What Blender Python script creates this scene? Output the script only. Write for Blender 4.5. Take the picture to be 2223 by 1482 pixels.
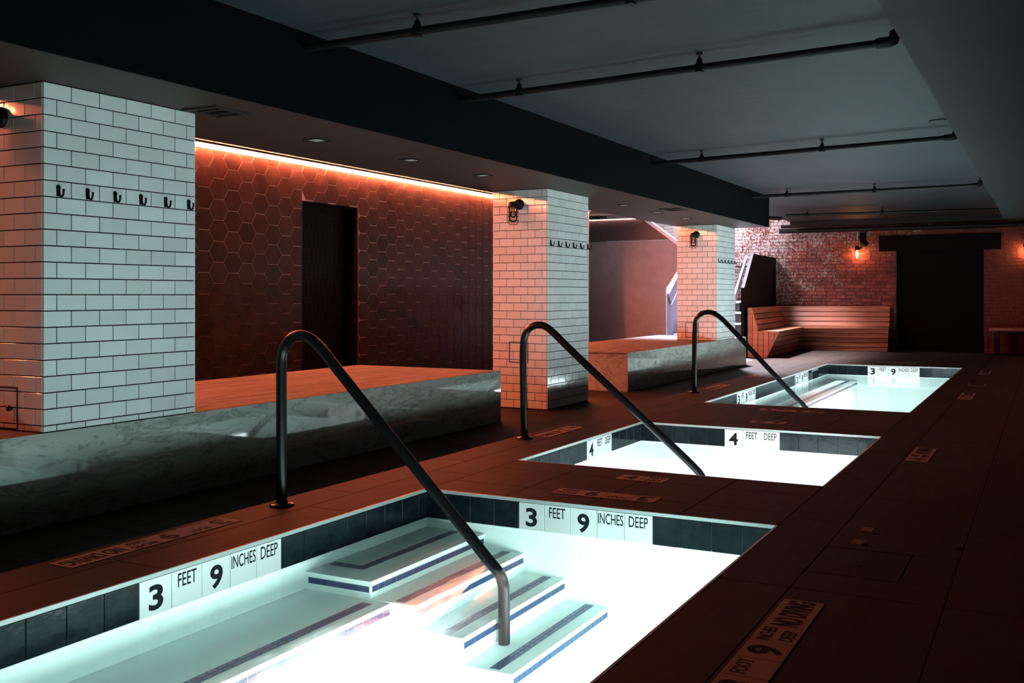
import bpy, math, random
from mathutils import Vector, Matrix
random.seed(7)
for o in list(bpy.data.objects):
    bpy.data.objects.remove(o)
S = bpy.context.scene
COL = S.collection
PI = math.pi

# ------------------------------------------------------------------ camera, world, big lights, exposure
W, H = 2223, 1482
F_PX, YAW, CX, HY, CAM_H = 2101.9, math.radians(26.044), 1248.8, 640.4, 1.15
cd = bpy.data.cameras.new('camera')
cam = bpy.data.objects.new('camera', cd)
COL.objects.link(cam)
cam.location = (0, 0, CAM_H)
cam.rotation_euler = (PI / 2, 0, YAW)
cd.sensor_width = 36
cd.lens = F_PX / W * 36
cd.shift_x = -(CX - W / 2) / W
cd.shift_y = (HY - H / 2) / W
cd.clip_start = 0.05
S.camera = cam

wd = bpy.data.worlds.new('world')
S.world = wd
wd.use_nodes = True
wd.node_tree.nodes['Background'].inputs[0].default_value = (0.10, 0.10, 0.13, 1)
wd.node_tree.nodes['Background'].inputs[1].default_value = 0.02

S.view_settings.view_transform = 'Standard'
S.view_settings.look = 'None'
S.view_settings.gamma = 1
S.view_settings.use_curve_mapping = False
S.view_settings.exposure = 0.0
S.cycles.use_denoising = True
S.cycles.max_bounces = 8
S.cycles.diffuse_bounces = 4
S.cycles.sample_clamp_indirect = 20
S.cycles.caustics_reflective = True
S.cycles.caustics_refractive = False


def area(name, loc, target, sx, sy, power, color, spread=180):
    d = bpy.data.lights.new(name, 'AREA')
    d.shape = 'RECTANGLE'
    d.size, d.size_y = sx, sy
    d.energy = power
    d.color = color
    d.spread = math.radians(spread)
    o = bpy.data.objects.new(name, d)
    COL.objects.link(o)
    o.location = loc
    o.rotation_euler = (Vector(target) - Vector(loc)).to_track_quat('-Z', 'Y').to_euler()
    return o


POOL_C = (0.92, 0.97, 1.02)
# underwater lamps on the near wall of every pool, strips added on the right walls, and the daylight well above the stair
area('pool_lamp', (-2.10, 1.63, -0.46), (-2.35, 4.8, -0.44), 0.9, 0.2, 14, POOL_C, 140)
area('pool_lamp', (-1.23, 3.3, -0.57), (-3.0, 3.3, -0.50), 2.4, 0.24, 48, POOL_C, 170)  # unseen long strip added on the right wall to light steps and column
area('pool_lamp', (-2.25, 5.91, -0.50), (-2.25, 8.2, -0.46), 1.2, 0.24, 24, POOL_C, 160)
area('pool_lamp', (-1.23, 7.0, -0.45), (-3.0, 7.0, -0.42), 1.6, 0.24, 40, POOL_C, 170)  # unseen side strip added to brighten the middle pool
area('pool_lamp', (-1.95, 9.98, -0.48), (-2.2, 16.4, -0.42), 0.8, 0.24, 55, POOL_C, 140)
area('pool_lamp', (-1.23, 13.2, -0.45), (-3.0, 13.2, -0.42), 4.5, 0.24, 150, POOL_C, 170)  # unseen side strip added, the long pool was too dim without it
area('stair_light', (-6.6, 18.6, 5.45), (-4.2, 16.5, 0.0), 0.9, 0.9, 1350, (0.92, 0.85, 1.0), 88)
area('stair_light', (-6.7, 20.0, 3.9), (-6.4, 20.6, 1.0), 0.6, 0.6, 120, (1.0, 0.86, 0.96), 150)  # extra lamp added to wash the left bricks

LED_C = (1.0, 0.20, 0.085)
LED_S = 640

# ------------------------------------------------------------------ materials
def mat(name, base=(0.5, 0.5, 0.5), rough=0.5, spec=0.5, metal=0.0, vary=0.0, emis=None, es=0.0):
    m = bpy.data.materials.new(name)
    m.use_nodes = True
    nt = m.node_tree
    b = nt.nodes['Principled BSDF']
    b.inputs['Base Color'].default_value = (*base, 1)
    b.inputs['Roughness'].default_value = rough
    b.inputs['Specular IOR Level'].default_value = spec
    b.inputs['Metallic'].default_value = metal
    if emis:
        b.inputs['Emission Color'].default_value = (*emis, 1)
        b.inputs['Emission Strength'].default_value = es
    return m


def N(m, typ, **kw):
    n = m.node_tree.nodes.new(typ)
    for k, v in kw.items():
        setattr(n, k, v)
    return n


def L(m, a, b):
    m.node_tree.links.new(a, b)


def bsdf(m):
    return m.node_tree.nodes['Principled BSDF']


def pos(m, scale=(1, 1, 1)):
    g = N(m, 'ShaderNodeNewGeometry')
    mp = N(m, 'ShaderNodeMapping')
    mp.inputs['Scale'].default_value = scale
    L(m, g.outputs['Position'], mp.inputs['Vector'])
    return mp.outputs['Vector']


def noise(m, vec, scale, detail=4, rough=0.6, dist=0.0):
    n = N(m, 'ShaderNodeTexNoise')
    n.inputs['Scale'].default_value = scale
    n.inputs['Detail'].default_value = detail
    n.inputs['Roughness'].default_value = rough
    n.inputs['Distortion'].default_value = dist
    L(m, vec, n.inputs['Vector'])
    return n.outputs['Fac']


def ramp(m, fac, stops):
    r = N(m, 'ShaderNodeValToRGB')
    e = r.color_ramp.elements
    while len(e) < len(stops):
        e.new(0.5)
    for i, (p, c) in enumerate(stops):
        e[i].position = p
        e[i].color = (*c, 1) if len(c) == 3 else c
    L(m, fac, r.inputs['Fac'])
    return r.outputs['Color']


def mixc(m, fac, a, b, mode='MIX'):
    n = N(m, 'ShaderNodeMix', data_type='RGBA', blend_type=mode)
    for i, v in ((0, fac), (6, a), (7, b)):
        if isinstance(v, (int, float)):
            n.inputs[i].default_value = v
        elif isinstance(v, tuple):
            n.inputs[i].default_value = (*v, 1)
        else:
            L(m, v, n.inputs[i])
    return n.outputs[2]


def mth(m, op, a, b=None, c=None):
    n = N(m, 'ShaderNodeMath', operation=op)
    for i, v in enumerate((a, b, c)):
        if v is None:
            continue
        if isinstance(v, (int, float)):
            n.inputs[i].default_value = v
        else:
            L(m, v, n.inputs[i])
    return n.outputs[0]


def bump(m, fac, strength, dist=0.01):
    n = N(m, 'ShaderNodeBump')
    n.inputs['Strength'].default_value = strength
    n.inputs['Distance'].default_value = dist
    L(m, fac, n.inputs['Height'])
    L(m, n.outputs['Normal'], bsdf(m).inputs['Normal'])


def rnd(m):
    return N(m, 'ShaderNodeObjectInfo').outputs['Random']


M = {}
# white glazed subway tile
m = M['white_tile'] = mat('white_tile', (0.78, 0.79, 0.78), 0.09, 0.5)
L(m, ramp(m, rnd(m), [(0, (0.72, 0.725, 0.715)), (1, (0.82, 0.825, 0.82))]), bsdf(m).inputs['Base Color'])
bump(m, noise(m, pos(m), 9, 2), 0.12, 0.006)
M['grout_dark'] = mat('grout_dark', (0.014, 0.014, 0.014), 0.9, 0.1)
# dark copper brown hexagons
m = M['hex_tile'] = mat('hex_tile', (0.08, 0.03, 0.02), 0.3, 0.25)
c1 = ramp(m, noise(m, pos(m), 7, 5), [(0.3, (0.014, 0.008, 0.007)), (0.7, (0.038, 0.016, 0.013))])
L(m, mixc(m, 1.0, c1, ramp(m, rnd(m), [(0, (0.6, 0.6, 0.6)), (1, (1.25, 1.15, 1.15))]), 'MULTIPLY'), bsdf(m).inputs['Base Color'])
L(m, ramp(m, noise(m, pos(m), 5, 4), [(0.3, (0.32,) * 3), (0.7, (0.55,) * 3)]), bsdf(m).inputs['Roughness'])
bump(m, noise(m, pos(m), 14, 3), 0.35, 0.01)
M['hex_grout'] = mat('hex_grout', (0.42, 0.27, 0.22), 0.8)
# marble
m = M['marble'] = mat('marble', (0.6, 0.6, 0.58), 0.035, 0.5)
v0 = pos(m)
mpv = N(m, 'ShaderNodeMapping')
mpv.inputs['Rotation'].default_value = (0.75, 0, 0)
mpv.inputs['Scale'].default_value = (1, 0.55, 1.8)
L(m, v0, mpv.inputs['Vector'])
v = mpv.outputs['Vector']
n1 = noise(m, v, 4.5, 9, 0.68, 0.7)
vein = mth(m, 'ABSOLUTE', mth(m, 'SUBTRACT', n1, 0.5))
cv = ramp(m, vein, [(0.0, (0.22, 0.225, 0.205)), (0.012, (0.40, 0.405, 0.38)), (0.05, (0.50, 0.50, 0.47))])
cl = ramp(m, noise(m, v, 1.7, 6), [(0.3, (0.70, 0.72, 0.70)), (0.75, (1, 1, 0.98))])
L(m, mixc(m, 1.0, cv, cl, 'MULTIPLY'), bsdf(m).inputs['Base Color'])
# marble seat, honed along one direction
m = M['marble_top'] = mat('marble_top', (0.6, 0.6, 0.58), 0.6, 0.03)
v = pos(m, (2.2, 0.35, 1))
n1 = noise(m, v, 6, 8, 0.68, 0.8)
L(m, ramp(m, n1, [(0.28, (0.06, 0.056, 0.052)), (0.66, (0.21, 0.195, 0.185))]), bsdf(m).inputs['Base Color'])
# deck
m = M['deck'] = mat('deck', (0.06, 0.05, 0.04), 0.62, 0.05)
v = pos(m, (6, 0.8, 1))
n1 = noise(m, v, 3.5, 6, 0.6)
cc = ramp(m, n1, [(0.25, (0.024, 0.018, 0.0135)), (0.75, (0.042, 0.032, 0.025))])
L(m, mixc(m, 1.0, cc, ramp(m, rnd(m), [(0, (0.86, 0.86, 0.86)), (1, (1.12, 1.1, 1.08))]), 'MULTIPLY'), bsdf(m).inputs['Base Color'])
bump(m, n1, 0.08, 0.004)
M['deck_grout'] = mat('deck_grout', (0.05, 0.045, 0.04), 0.9)
# paints
def paint(name, c, r=0.65, v=0.12):
    m = mat(name, c, r, 0.3)
    n1 = noise(m, pos(m, (2, 0.6, 2)), 2.2, 5)
    lo = tuple(x * (1 - v) for x in c)
    hi = tuple(x * (1 + v) for x in c)
    L(m, ramp(m, n1, [(0.3, lo), (0.7, hi)]), bsdf(m).inputs['Base Color'])
    return m
M['ceiling'] = paint('ceiling_paint', (0.034, 0.039, 0.046), 0.6)
m = M['ceiling']
bump(m, noise(m, pos(m, (0.5, 6, 1)), 1.6, 3), 0.25, 0.02)
M['bulkhead_face'] = paint('bulkhead_face_paint', (0.002, 0.0026, 0.0035), 0.8)
bsdf(M['bulkhead_face']).inputs['Specular IOR Level'].default_value = 0.08
M['soffit'] = paint('soffit_paint', (0.038, 0.030, 0.027), 0.6)
M['right_soffit'] = paint('right_soffit_paint', (0.010, 0.011, 0.013), 0.6)
M['dark_wall'] = paint('dark_wall_paint', (0.035, 0.033, 0.033), 0.8)
M['stair_wall'] = paint('stair_wall_plaster', (0.33, 0.29, 0.30), 0.5)
M['stair_tile'] = mat('stair_tile', (0.085, 0.07, 0.08), 0.4, 0.4)
M['led_dim'] = mat('led_dim', (0.9, 0.6, 0.5), 0.5, 0.2, emis=(1.0, 0.42, 0.30), es=22)
M['guard'] = paint('guard_paint', (0.14, 0.125, 0.17), 0.45)
M['black_metal'] = mat('black_metal', (0.006, 0.006, 0.007), 0.3, 0.25)
M['black_matte'] = mat('black_matte', (0.003, 0.003, 0.003), 0.7, 0.1)
M['black_cast'] = mat('black_cast', (0.008, 0.008, 0.008), 0.5, 0.25)
M['light_metal'] = mat('light_metal', (0.62, 0.64, 0.64), 0.3, 0.5)
M['conduit'] = mat('conduit', (0.55, 0.52, 0.5), 0.4, 0.5)
M['rail_white'] = mat('rail_white', (0.72, 0.70, 0.78), 0.35, 0.5)
M['led'] = mat('led', (0.9, 0.6, 0.5), 0.5, 0.2, emis=LED_C, es=LED_S)
M['trim_light'] = mat('trim_light', (0.36, 0.40, 0.40), 0.3, 0.4)
M['plaster'] = mat('plaster', (0.74, 0.84, 0.80), 0.6, 0.3)
m = M['plaster']
L(m, ramp(m, noise(m, pos(m), 2.5, 5), [(0.3, (0.77, 0.88, 0.845)), (0.7, (0.83, 0.92, 0.895))]), bsdf(m).inputs['Base Color'])
m = M['navy_tile'] = mat('navy_tile', (0.02, 0.028, 0.034), 0.14, 0.08)
n1 = noise(m, pos(m), 14, 5)
cc = ramp(m, n1, [(0.3, (0.003, 0.007, 0.009)), (0.75, (0.013, 0.021, 0.026))])
L(m, mixc(m, 1.0, cc, ramp(m, rnd(m), [(0, (0.7, 0.72, 0.75)), (1, (1.35, 1.3, 1.25))]), 'MULTIPLY'), bsdf(m).inputs['Base Color'])
bump(m, noise(m, pos(m), 11, 3), 0.25, 0.006)
M['navy_mosaic'] = mat('navy_mosaic', (0.018, 0.05, 0.13), 0.3, 0.3)
M['pool_grout'] = mat('pool_grout', (0.20, 0.23, 0.24), 0.8)
m = M['marker'] = mat('marker_tile', (0.66, 0.67, 0.66), 0.2, 0.5)
M['ink'] = mat('ink', (0.012, 0.014, 0.016), 0.7, 0.05)
M['deck_marker'] = mat('deck_marker_tile', (0.24, 0.20, 0.18), 0.7, 0.05)
M['yellow'] = mat('yellow_tape', (0.13, 0.12, 0.028), 0.8, 0.05)
M['dark_slot'] = mat('dark_slot', (0.004, 0.004, 0.004), 0.8, 0.1)
M['frame_dark'] = mat('panel_frame', (0.06, 0.025, 0.018), 0.6, 0.15)
# cedar
m = M['cedar'] = mat('cedar', (0.4, 0.17, 0.09), 0.42, 0.4)
n1 = noise(m, pos(m, (0.5, 0.5, 9)), 3.0, 7, 0.65, 0.3)
cc = ramp(m, n1, [(0.28, (0.30, 0.095, 0.05)), (0.55, (0.50, 0.185, 0.105)), (0.8, (0.62, 0.28, 0.17))])
L(m, mixc(m, 1.0, cc, ramp(m, rnd(m), [(0, (0.68, 0.66, 0.64)), (1, (1.2, 1.16, 1.12))]), 'MULTIPLY'), bsdf(m).inputs['Base Color'])
M['cedar_gap'] = mat('cedar_gap', (0.02, 0.01, 0.008), 0.8)
# brick with flaking limewash
def brick_mat(name, whole):
    m = mat(name, (0.3, 0.1, 0.07), 0.85, 0.25)
    v = pos(m)
    n1 = noise(m, v, 22, 6, 0.7)
    cc = ramp(m, n1, [(0.3, (0.13, 0.034, 0.026)), (0.7, (0.36, 0.10, 0.072))])
    cc = mixc(m, 1.0, cc, ramp(m, rnd(m), [(0, (0.62, 0.6, 0.58)), (0.5, (1, 0.95, 0.95)), (1, (1.35, 1.3, 1.25))]), 'MULTIPLY') if not whole else cc
    # limewash residue: large patches times flakes, thicker towards the upper left of the wall
    g = N(m, 'ShaderNodeNewGeometry')
    sx = N(m, 'ShaderNodeSeparateXYZ')
    L(m, g.outputs['Position'], sx.inputs[0])
    thick = mth(m, 'MULTIPLY_ADD', sx.outputs['X'], -0.065, -0.345)
    thick = mth(m, 'MULTIPLY_ADD', sx.outputs['Z'], 0.05, thick)
    big = noise(m, v, 1.6, 3, 0.55)
    fl = noise(m, v, 24, 6, 0.75)
    tot = mth(m, 'ADD', mth(m, 'ADD', mth(m, 'MULTIPLY', big, 0.55), mth(m, 'MULTIPLY', fl, 1.15)), thick)
    k = ramp(m, tot, [(0.90, (0, 0, 0)), (1.0, (1, 1, 1))])
    L(m, mixc(m, k, cc, (0.50, 0.45, 0.43)), bsdf(m).inputs['Base Color'])
    bump(m, n1, 0.6, 0.01)
    return m
M['brick'] = brick_mat('brick', False)
M['mortar'] = mat('mortar', (0.30, 0.2, 0.17), 0.95)
m = M['mortar']
L(m, ramp(m, noise(m, pos(m), 9, 5), [(0.3, (0.10, 0.06, 0.05)), (0.75, (0.28, 0.21, 0.19))]), bsdf(m).inputs['Base Color'])
M['bulb_on'] = mat('bulb_on', (1, 0.8, 0.6), 0.3, emis=(1.0, 0.40, 0.17), es=125)
m = M['glass'] = bpy.data.materials.new('clear_glass')
m.use_nodes = True
nt = m.node_tree
nt.nodes.remove(nt.nodes['Principled BSDF'])
t = N(m, 'ShaderNodeBsdfTransparent'); t.inputs[0].default_value = (0.9, 0.92, 0.9, 1)
g = N(m, 'ShaderNodeBsdfGlossy'); g.inputs['Roughness'].default_value = 0.05
mx = N(m, 'ShaderNodeMixShader')
f = N(m, 'ShaderNodeFresnel'); f.inputs[0].default_value = 1.5
L(m, f.outputs[0], mx.inputs[0]); L(m, t.outputs[0], mx.inputs[1]); L(m, g.outputs[0], mx.inputs[2])
L(m, mx.outputs[0], nt.nodes['Material Output'].inputs[0])


def water_mat(name, foam_at=None, foam_r=(0.6, 1.0), foam_amt=1.0, tint=(0.86, 0.985, 0.955), rough=0.06, refl=1.0, haze=0.0):
    m = bpy.data.materials.new(name)
    m.use_nodes = True
    nt = m.node_tree
    nt.nodes.remove(nt.nodes['Principled BSDF'])
    t = N(m, 'ShaderNodeBsdfTransparent'); t.inputs[0].default_value = (*tint, 1)
    g = N(m, 'ShaderNodeBsdfGlossy'); g.inputs['Roughness'].default_value = rough
    v = pos(m, (2.2, 1.0, 1))
    bp = N(m, 'ShaderNodeBump'); bp.inputs['Strength'].default_value = 0.05; bp.inputs['Distance'].default_value = 0.02
    L(m, noise(m, v, 5, 3), bp.inputs['Height'])
    L(m, bp.outputs[0], g.inputs['Normal'])
    # Schlick reflectance of water, the same from above and below the surface
    gi = N(m, 'ShaderNodeNewGeometry')
    dt = N(m, 'ShaderNodeVectorMath', operation='DOT_PRODUCT')
    L(m, bp.outputs[0], dt.inputs[0]); L(m, gi.outputs['Incoming'], dt.inputs[1])
    one = mth(m, 'SUBTRACT', 1.0, mth(m, 'ABSOLUTE', dt.outputs['Value']))
    fr = mth(m, 'MULTIPLY_ADD', mth(m, 'POWER', one, 5.0), 0.98 * refl, 0.02 * refl)
    # from below, flat rays are turned back into the pool
    mr = N(m, 'ShaderNodeMapRange', interpolation_type='SMOOTHSTEP')
    L(m, one, mr.inputs[0])
    mr.inputs[1].default_value = 0.14; mr.inputs[2].default_value = 0.64
    mr.inputs[3].default_value = 0.03; mr.inputs[4].default_value = 0.94
    sel = N(m, 'ShaderNodeMix', data_type='FLOAT')
    L(m, gi.outputs['Backfacing'], sel.inputs[0]); L(m, fr, sel.inputs[2]); L(m, mr.outputs[0], sel.inputs[3])
    fr = sel.outputs[0]
    mx = N(m, 'ShaderNodeMixShader')
    L(m, fr, mx.inputs[0]); L(m, t.outputs[0], mx.inputs[1]); L(m, g.outputs[0], mx.inputs[2])
    out = mx.outputs[0]
    if foam_at:
        # a churned patch of small bubbles that scatters the light of the lamps below
        df = N(m, 'ShaderNodeBsdfDiffuse'); df.inputs[0].default_value = (0.85, 0.9, 0.9, 1)
        tl = N(m, 'ShaderNodeBsdfTranslucent'); tl.inputs[0].default_value = (0.88, 0.93, 0.93, 1)
        fm = N(m, 'ShaderNodeMixShader'); fm.inputs[0].default_value = 0.72
        L(m, df.outputs[0], fm.inputs[1]); L(m, tl.outputs[0], fm.inputs[2])
        ge = N(m, 'ShaderNodeNewGeometry')
        mp = N(m, 'ShaderNodeMapping', vector_type='TEXTURE')
        mp.inputs['Location'].default_value = (foam_at[0], foam_at[1], -0.175)
        mp.inputs['Scale'].default_value = (foam_r[0], foam_r[1], 1)
        L(m, ge.outputs['Position'], mp.inputs['Vector'])
        ln = N(m, 'ShaderNodeVectorMath', operation='LENGTH')
        L(m, mp.outputs[0], ln.inputs[0])
        nz = noise(m, pos(m, (3.2, 1.2, 1)), 3.0, 6, 0.65, 0.8)
        d = mth(m, 'ADD', ln.outputs['Value'], mth(m, 'MULTIPLY', mth(m, 'SUBTRACT', nz, 0.5), 1.1))
        k = N(m, 'ShaderNodeMapRange', interpolation_type='SMOOTHSTEP')
        L(m, d, k.inputs[0])
        k.inputs[1].default_value = 0.45; k.inputs[2].default_value = 1.15
        k.inputs[3].default_value = foam_amt; k.inputs[4].default_value = haze
        m2 = N(m, 'ShaderNodeMixShader')
        L(m, k.outputs[0], m2.inputs[0]); L(m, out, m2.inputs[1]); L(m, fm.outputs[0], m2.inputs[2])
        out = m2.outputs[0]
    L(m, out, nt.nodes['Material Output'].inputs[0])
    return m


# ------------------------------------------------------------------ mesh helpers
class MB:
    def __init__(s):
        s.v, s.f, s.sm = [], [], []

    def add(s, vs, fs, smooth=False):
        k = len(s.v)
        s.v += [tuple(p) for p in vs]
        s.f += [tuple(i + k for i in q) for q in fs]
        s.sm += [smooth] * len(fs)
        return s

    def box(s, x0, x1, y0, y1, z0, z1):
        vs = [(x, y, z) for z in (z0, z1) for y in (y0, y1) for x in (x0, x1)]
        return s.add(vs, [(0, 2, 3, 1), (4, 5, 7, 6), (0, 1, 5, 4), (2, 6, 7, 3), (0, 4, 6, 2), (1, 3, 7, 5)])

    def hexa(s, lo, hi):
        """eight corners: lower loop and upper loop, both counter-clockwise from above"""
        n = len(lo)
        fs = [tuple(reversed(range(n))), tuple(range(n, 2 * n))]
        fs += [(i, (i + 1) % n, n + (i + 1) % n, n + i) for i in range(n)]
        return s.add(list(lo) + list(hi), fs)

    def tube(s, path, r, n=12, cap=True):
        P = [Vector(p) for p in path]
        R = r if isinstance(r, (list, tuple)) else [r] * len(P)
        rings = []
        t0 = (P[1] - P[0]).normalized()
        a = t0.orthogonal().normalized()
        for i, p in enumerate(P):
            t = (P[min(i + 1, len(P) - 1)] - P[max(i - 1, 0)]).normalized()
            a = (a - t * a.dot(t))
            a = a.normalized() if a.length > 1e-6 else t.orthogonal().normalized()
            b = t.cross(a)
            rings.append([p + (a * math.cos(2 * PI * k / n) + b * math.sin(2 * PI * k / n)) * R[i] for k in range(n)])
        vs = [q for rg in rings for q in rg]
        fs = [(i * n + k, i * n + (k + 1) % n, (i + 1) * n + (k + 1) % n, (i + 1) * n + k) for i in range(len(P) - 1) for k in range(n)]
        s.add(vs, fs, True)
        if cap:
            s.add(rings[0], [tuple(reversed(range(n)))])
            s.add(rings[-1], [tuple(range(n))])
        return s

    def lathe(s, c, axis, prof, n=20):
        """prof: (distance along axis, radius)"""
        ax = Vector(axis).normalized()
        P = [Vector(c) + ax * d for d, r in prof]
        a = ax.orthogonal().normalized()
        b = ax.cross(a)
        vs = [p + (a * math.cos(2 * PI * k / n) + b * math.sin(2 * PI * k / n)) * max(r, 1e-4) for p, (d, r) in zip(P, prof) for k in range(n)]
        fs = [(i * n + k, i * n + (k + 1) % n, (i + 1) * n + (k + 1) % n, (i + 1) * n + k) for i in range(len(P) - 1) for k in range(n)]
        s.add(vs, fs, True)
        s.add(vs[:n], [tuple(reversed(range(n)))])
        s.add(vs[-n:], [tuple(range(n))])
        return s

    def prism(s, pts, d):
        """flat polygon pts (3-D, ordered) pushed along vector d"""
        d = Vector(d)
        P = [Vector(p) for p in pts]
        n = len(P)
        nn = (P[1] - P[0]).cross(P[2] - P[0])
        if nn.dot(d) > 0:
            P = P[::-1]
        vs = P + [p + d for p in P]
        fs = [tuple(range(n)), tuple(reversed(range(n, 2 * n)))]
        fs += [((i + 1) % n, i, n + i, n + (i + 1) % n) for i in range(n)]
        return s.add(vs, fs)

    def mesh(s, name, off=(0, 0, 0)):
        me = bpy.data.meshes.new(name)
        me.from_pydata([(a - off[0], b - off[1], c - off[2]) for a, b, c in s.v], [], s.f)
        me.polygons.foreach_set('use_smooth', s.sm)
        me.update()
        return me

    def build(s, name, material, parent=None, loc=None):
        off = wloc(parent) if parent else Vector(loc or (0, 0, 0))
        me = s.mesh(name, off)
        me.materials.append(M[material])
        o = bpy.data.objects.new(name, me)
        COL.objects.link(o)
        if parent:
            o.parent = parent
        else:
            o.location = off
        return o


def wloc(o):
    v = Vector((0, 0, 0))
    while o:
        v += o.location
        o = o.parent
    return v


def thing(name, label, cat, loc, group=None, kind=None):
    o = bpy.data.objects.new(name, None)
    COL.objects.link(o)
    o.empty_display_size = 0.1
    o.location = loc
    return tag(o, label, cat, group, kind)


def tag(o, label=None, cat=None, group=None, kind=None):
    if label: o['label'] = label
    if cat: o['category'] = cat
    if group: o['group'] = group
    if kind: o['kind'] = kind
    return o


def struct(o, label=None, cat=None):
    return tag(o, label, cat, None, 'structure')


def frame(u, v, n):
    return Matrix((u, v, n)).transposed().to_euler()


FR = {'+x': ((0, 1, 0), (0, 0, 1), (1, 0, 0)), '-y': ((1, 0, 0), (0, 0, 1), (0, -1, 0)),
      '+y': ((-1, 0, 0), (0, 0, 1), (0, 1, 0)), '-x': ((0, -1, 0), (0, 0, 1), (-1, 0, 0)), '+z': ((1, 0, 0), (0, 1, 0), (0, 0, 1))}
CACHE = {}


def pad_mesh(pts, t, b, material):
    """chamfered pad: outline pts (2-D, ccw), thickness t, chamfer b; no back"""
    key = (tuple((round(x, 4), round(y, 4)) for x, y in pts), t, b, material)
    if key in CACHE:
        return CACHE[key]
    n = len(pts)
    cx = sum(p[0] for p in pts) / n
    cy = sum(p[1] for p in pts) / n
    rmin = min(math.hypot(p[0] - cx, p[1] - cy) for p in pts)
    k = 1 - b / max(rmin, 2 * b)
    if n == 4:
        hw, hh = abs(pts[0][0]), abs(pts[0][1])
        top = [(math.copysign(max(hw - b, hw * .5), x), math.copysign(max(hh - b, hh * .5), y), t) for x, y in pts]
    else:
        top = [(cx + (x - cx) * k, cy + (y - cy) * k, t) for x, y in pts]
    vs = [(x, y, 0) for x, y in pts] + [(x, y, t - b) for x, y in pts] + top
    fs = [tuple(range(2 * n, 3 * n))]
    for i in range(n):
        j = (i + 1) % n
        fs += [(i, j, n + j, n + i), (n + i, n + j, 2 * n + j, 2 * n + i)]
    me = bpy.data.meshes.new('piece')
    me.from_pydata(vs, [], fs)
    me.update()
    me.materials.append(M[material])
    CACHE[key] = me
    return me


def piece(name, parent, fr, origin, cu, cv, w, h, material, t=0.008, b=0.0015, pts=None, proud=0.0, rot=0.0):
    u, v, n = (Vector(a) for a in FR[fr])
    me = pad_mesh(pts or [(-w / 2, -h / 2), (w / 2, -h / 2), (w / 2, h / 2), (-w / 2, h / 2)], t, b, material)
    o = bpy.data.objects.new(name, me)
    COL.objects.link(o)
    p = Vector(origin) + u * cu + v * cv + n * proud
    o.parent = parent
    o.location = p - wloc(parent)
    o.rotation_euler = frame(u, v, n)
    return o


TXT = {}


def text_mesh(body, bold, line=0.9):
    key = (body, bold)
    if key not in TXT:
        c = bpy.data.curves.new('lettering', 'FONT')
        c.body = body
        c.align_x = 'CENTER'
        c.align_y = 'CENTER'
        c.size = 1.0
        c.space_line = line
        c.offset = 0.028 if bold else 0.004
        c.resolution_u = 4
        c.extrude = 0.002
        o = bpy.data.objects.new('tmp', c)
        COL.objects.link(o)
        dg = bpy.context.evaluated_depsgraph_get()
        me = bpy.data.meshes.new_from_object(o.evaluated_get(dg))
        bpy.data.objects.remove(o)
        xs = [q.co.x for q in me.vertices]
        ys = [q.co.y for q in me.vertices]
        cx, cy = (min(xs) + max(xs)) / 2, (min(ys) + max(ys)) / 2
        for q in me.vertices:
            q.co.x -= cx
            q.co.y -= cy
        me.materials.clear()
        me.materials.append(M['ink'])
        TXT[key] = (me, max(xs) - min(xs), max(ys) - min(ys))
    return TXT[key]


def lettering(parent, u, v, n, p, body, w, h, bold=False):
    """text scaled to w by h, centred at world point p on the plane u, v"""
    me, tw, th = text_mesh(body, bold)
    o = bpy.data.objects.new('lettering', me)
    COL.objects.link(o)
    R = Matrix((Vector(u), Vector(v), Vector(n))).transposed()
    o.parent = parent
    # tile parents are rotated: bring the lettering into the tile's own space
    mw = Matrix.Translation(Vector(p)) @ R.to_4x4() @ Matrix.Diagonal((w / tw, h / th, 0.3, 1))
    pw = Matrix.Translation(wloc(parent)) @ parent.rotation_euler.to_matrix().to_4x4()
    o.matrix_basis = pw.inverted() @ mw
    return o


# ------------------------------------------------------------------ key dimensions
XB = -4.491            # front plane of benches and columns
ZB, ZS, ZC = 0.462, 2.216, 2.70
XL, XR = -3.323, -1.215
POOLS = [(1.60, 4.785), (5.887, 8.163), (9.951, 16.403)]
YW = 20.95             # brick wall
XH = -7.30             # hexagon wall
WATER_Z = -0.175

# ------------------------------------------------------------------ floor
floor = bpy.data.objects.new('floor', None)
COL.objects.link(floor)
struct(floor, 'dark taupe deck of large rectangular tiles around the pools', 'floor')
sl = MB()
x0, x1, y0, y1 = -9.6, 3.3, -2.6, YW + 1.2
cuts = [y0] + [q for a, b in POOLS for q in (a - 0.012, b + 0.012)] + [y1]
for i in range(0, len(cuts), 2):
    sl.box(x0, x1, cuts[i], cuts[i + 1], -0.16, -0.011)
for a, b in POOLS:
    sl.box(x0, XL - 0.012, a - 0.012, b + 0.012, -0.16, -0.011)
    sl.box(XR + 0.012, x1, a - 0.012, b + 0.012, -0.16, -0.011)
sl.build('screed', 'deck_grout', floor)
HATCH = (-0.915, -0.537, 4.05, 4.50)


def deck_tile(a, b, c, d):
    g = 0.0018
    if b - a < 0.03 or d - c < 0.03:
        return
    piece('tile', floor, '+z', (0, 0, -0.0115), (a + b) / 2, (c + d) / 2, b - a - 2 * g, d - c - 2 * g, 'deck', 0.0115, 0.001)


def lay(xs, ya, yb, length=1.2, coping=False):
    for i in range(len(xs) - 1):
        off = (i % 3) * length / 3
        y = ya - (off if not coping else 0)
        while y < yb - 0.01:
            deck_tile(xs[i], xs[i + 1], max(y, ya), min(y + length, yb))
            y += length


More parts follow.
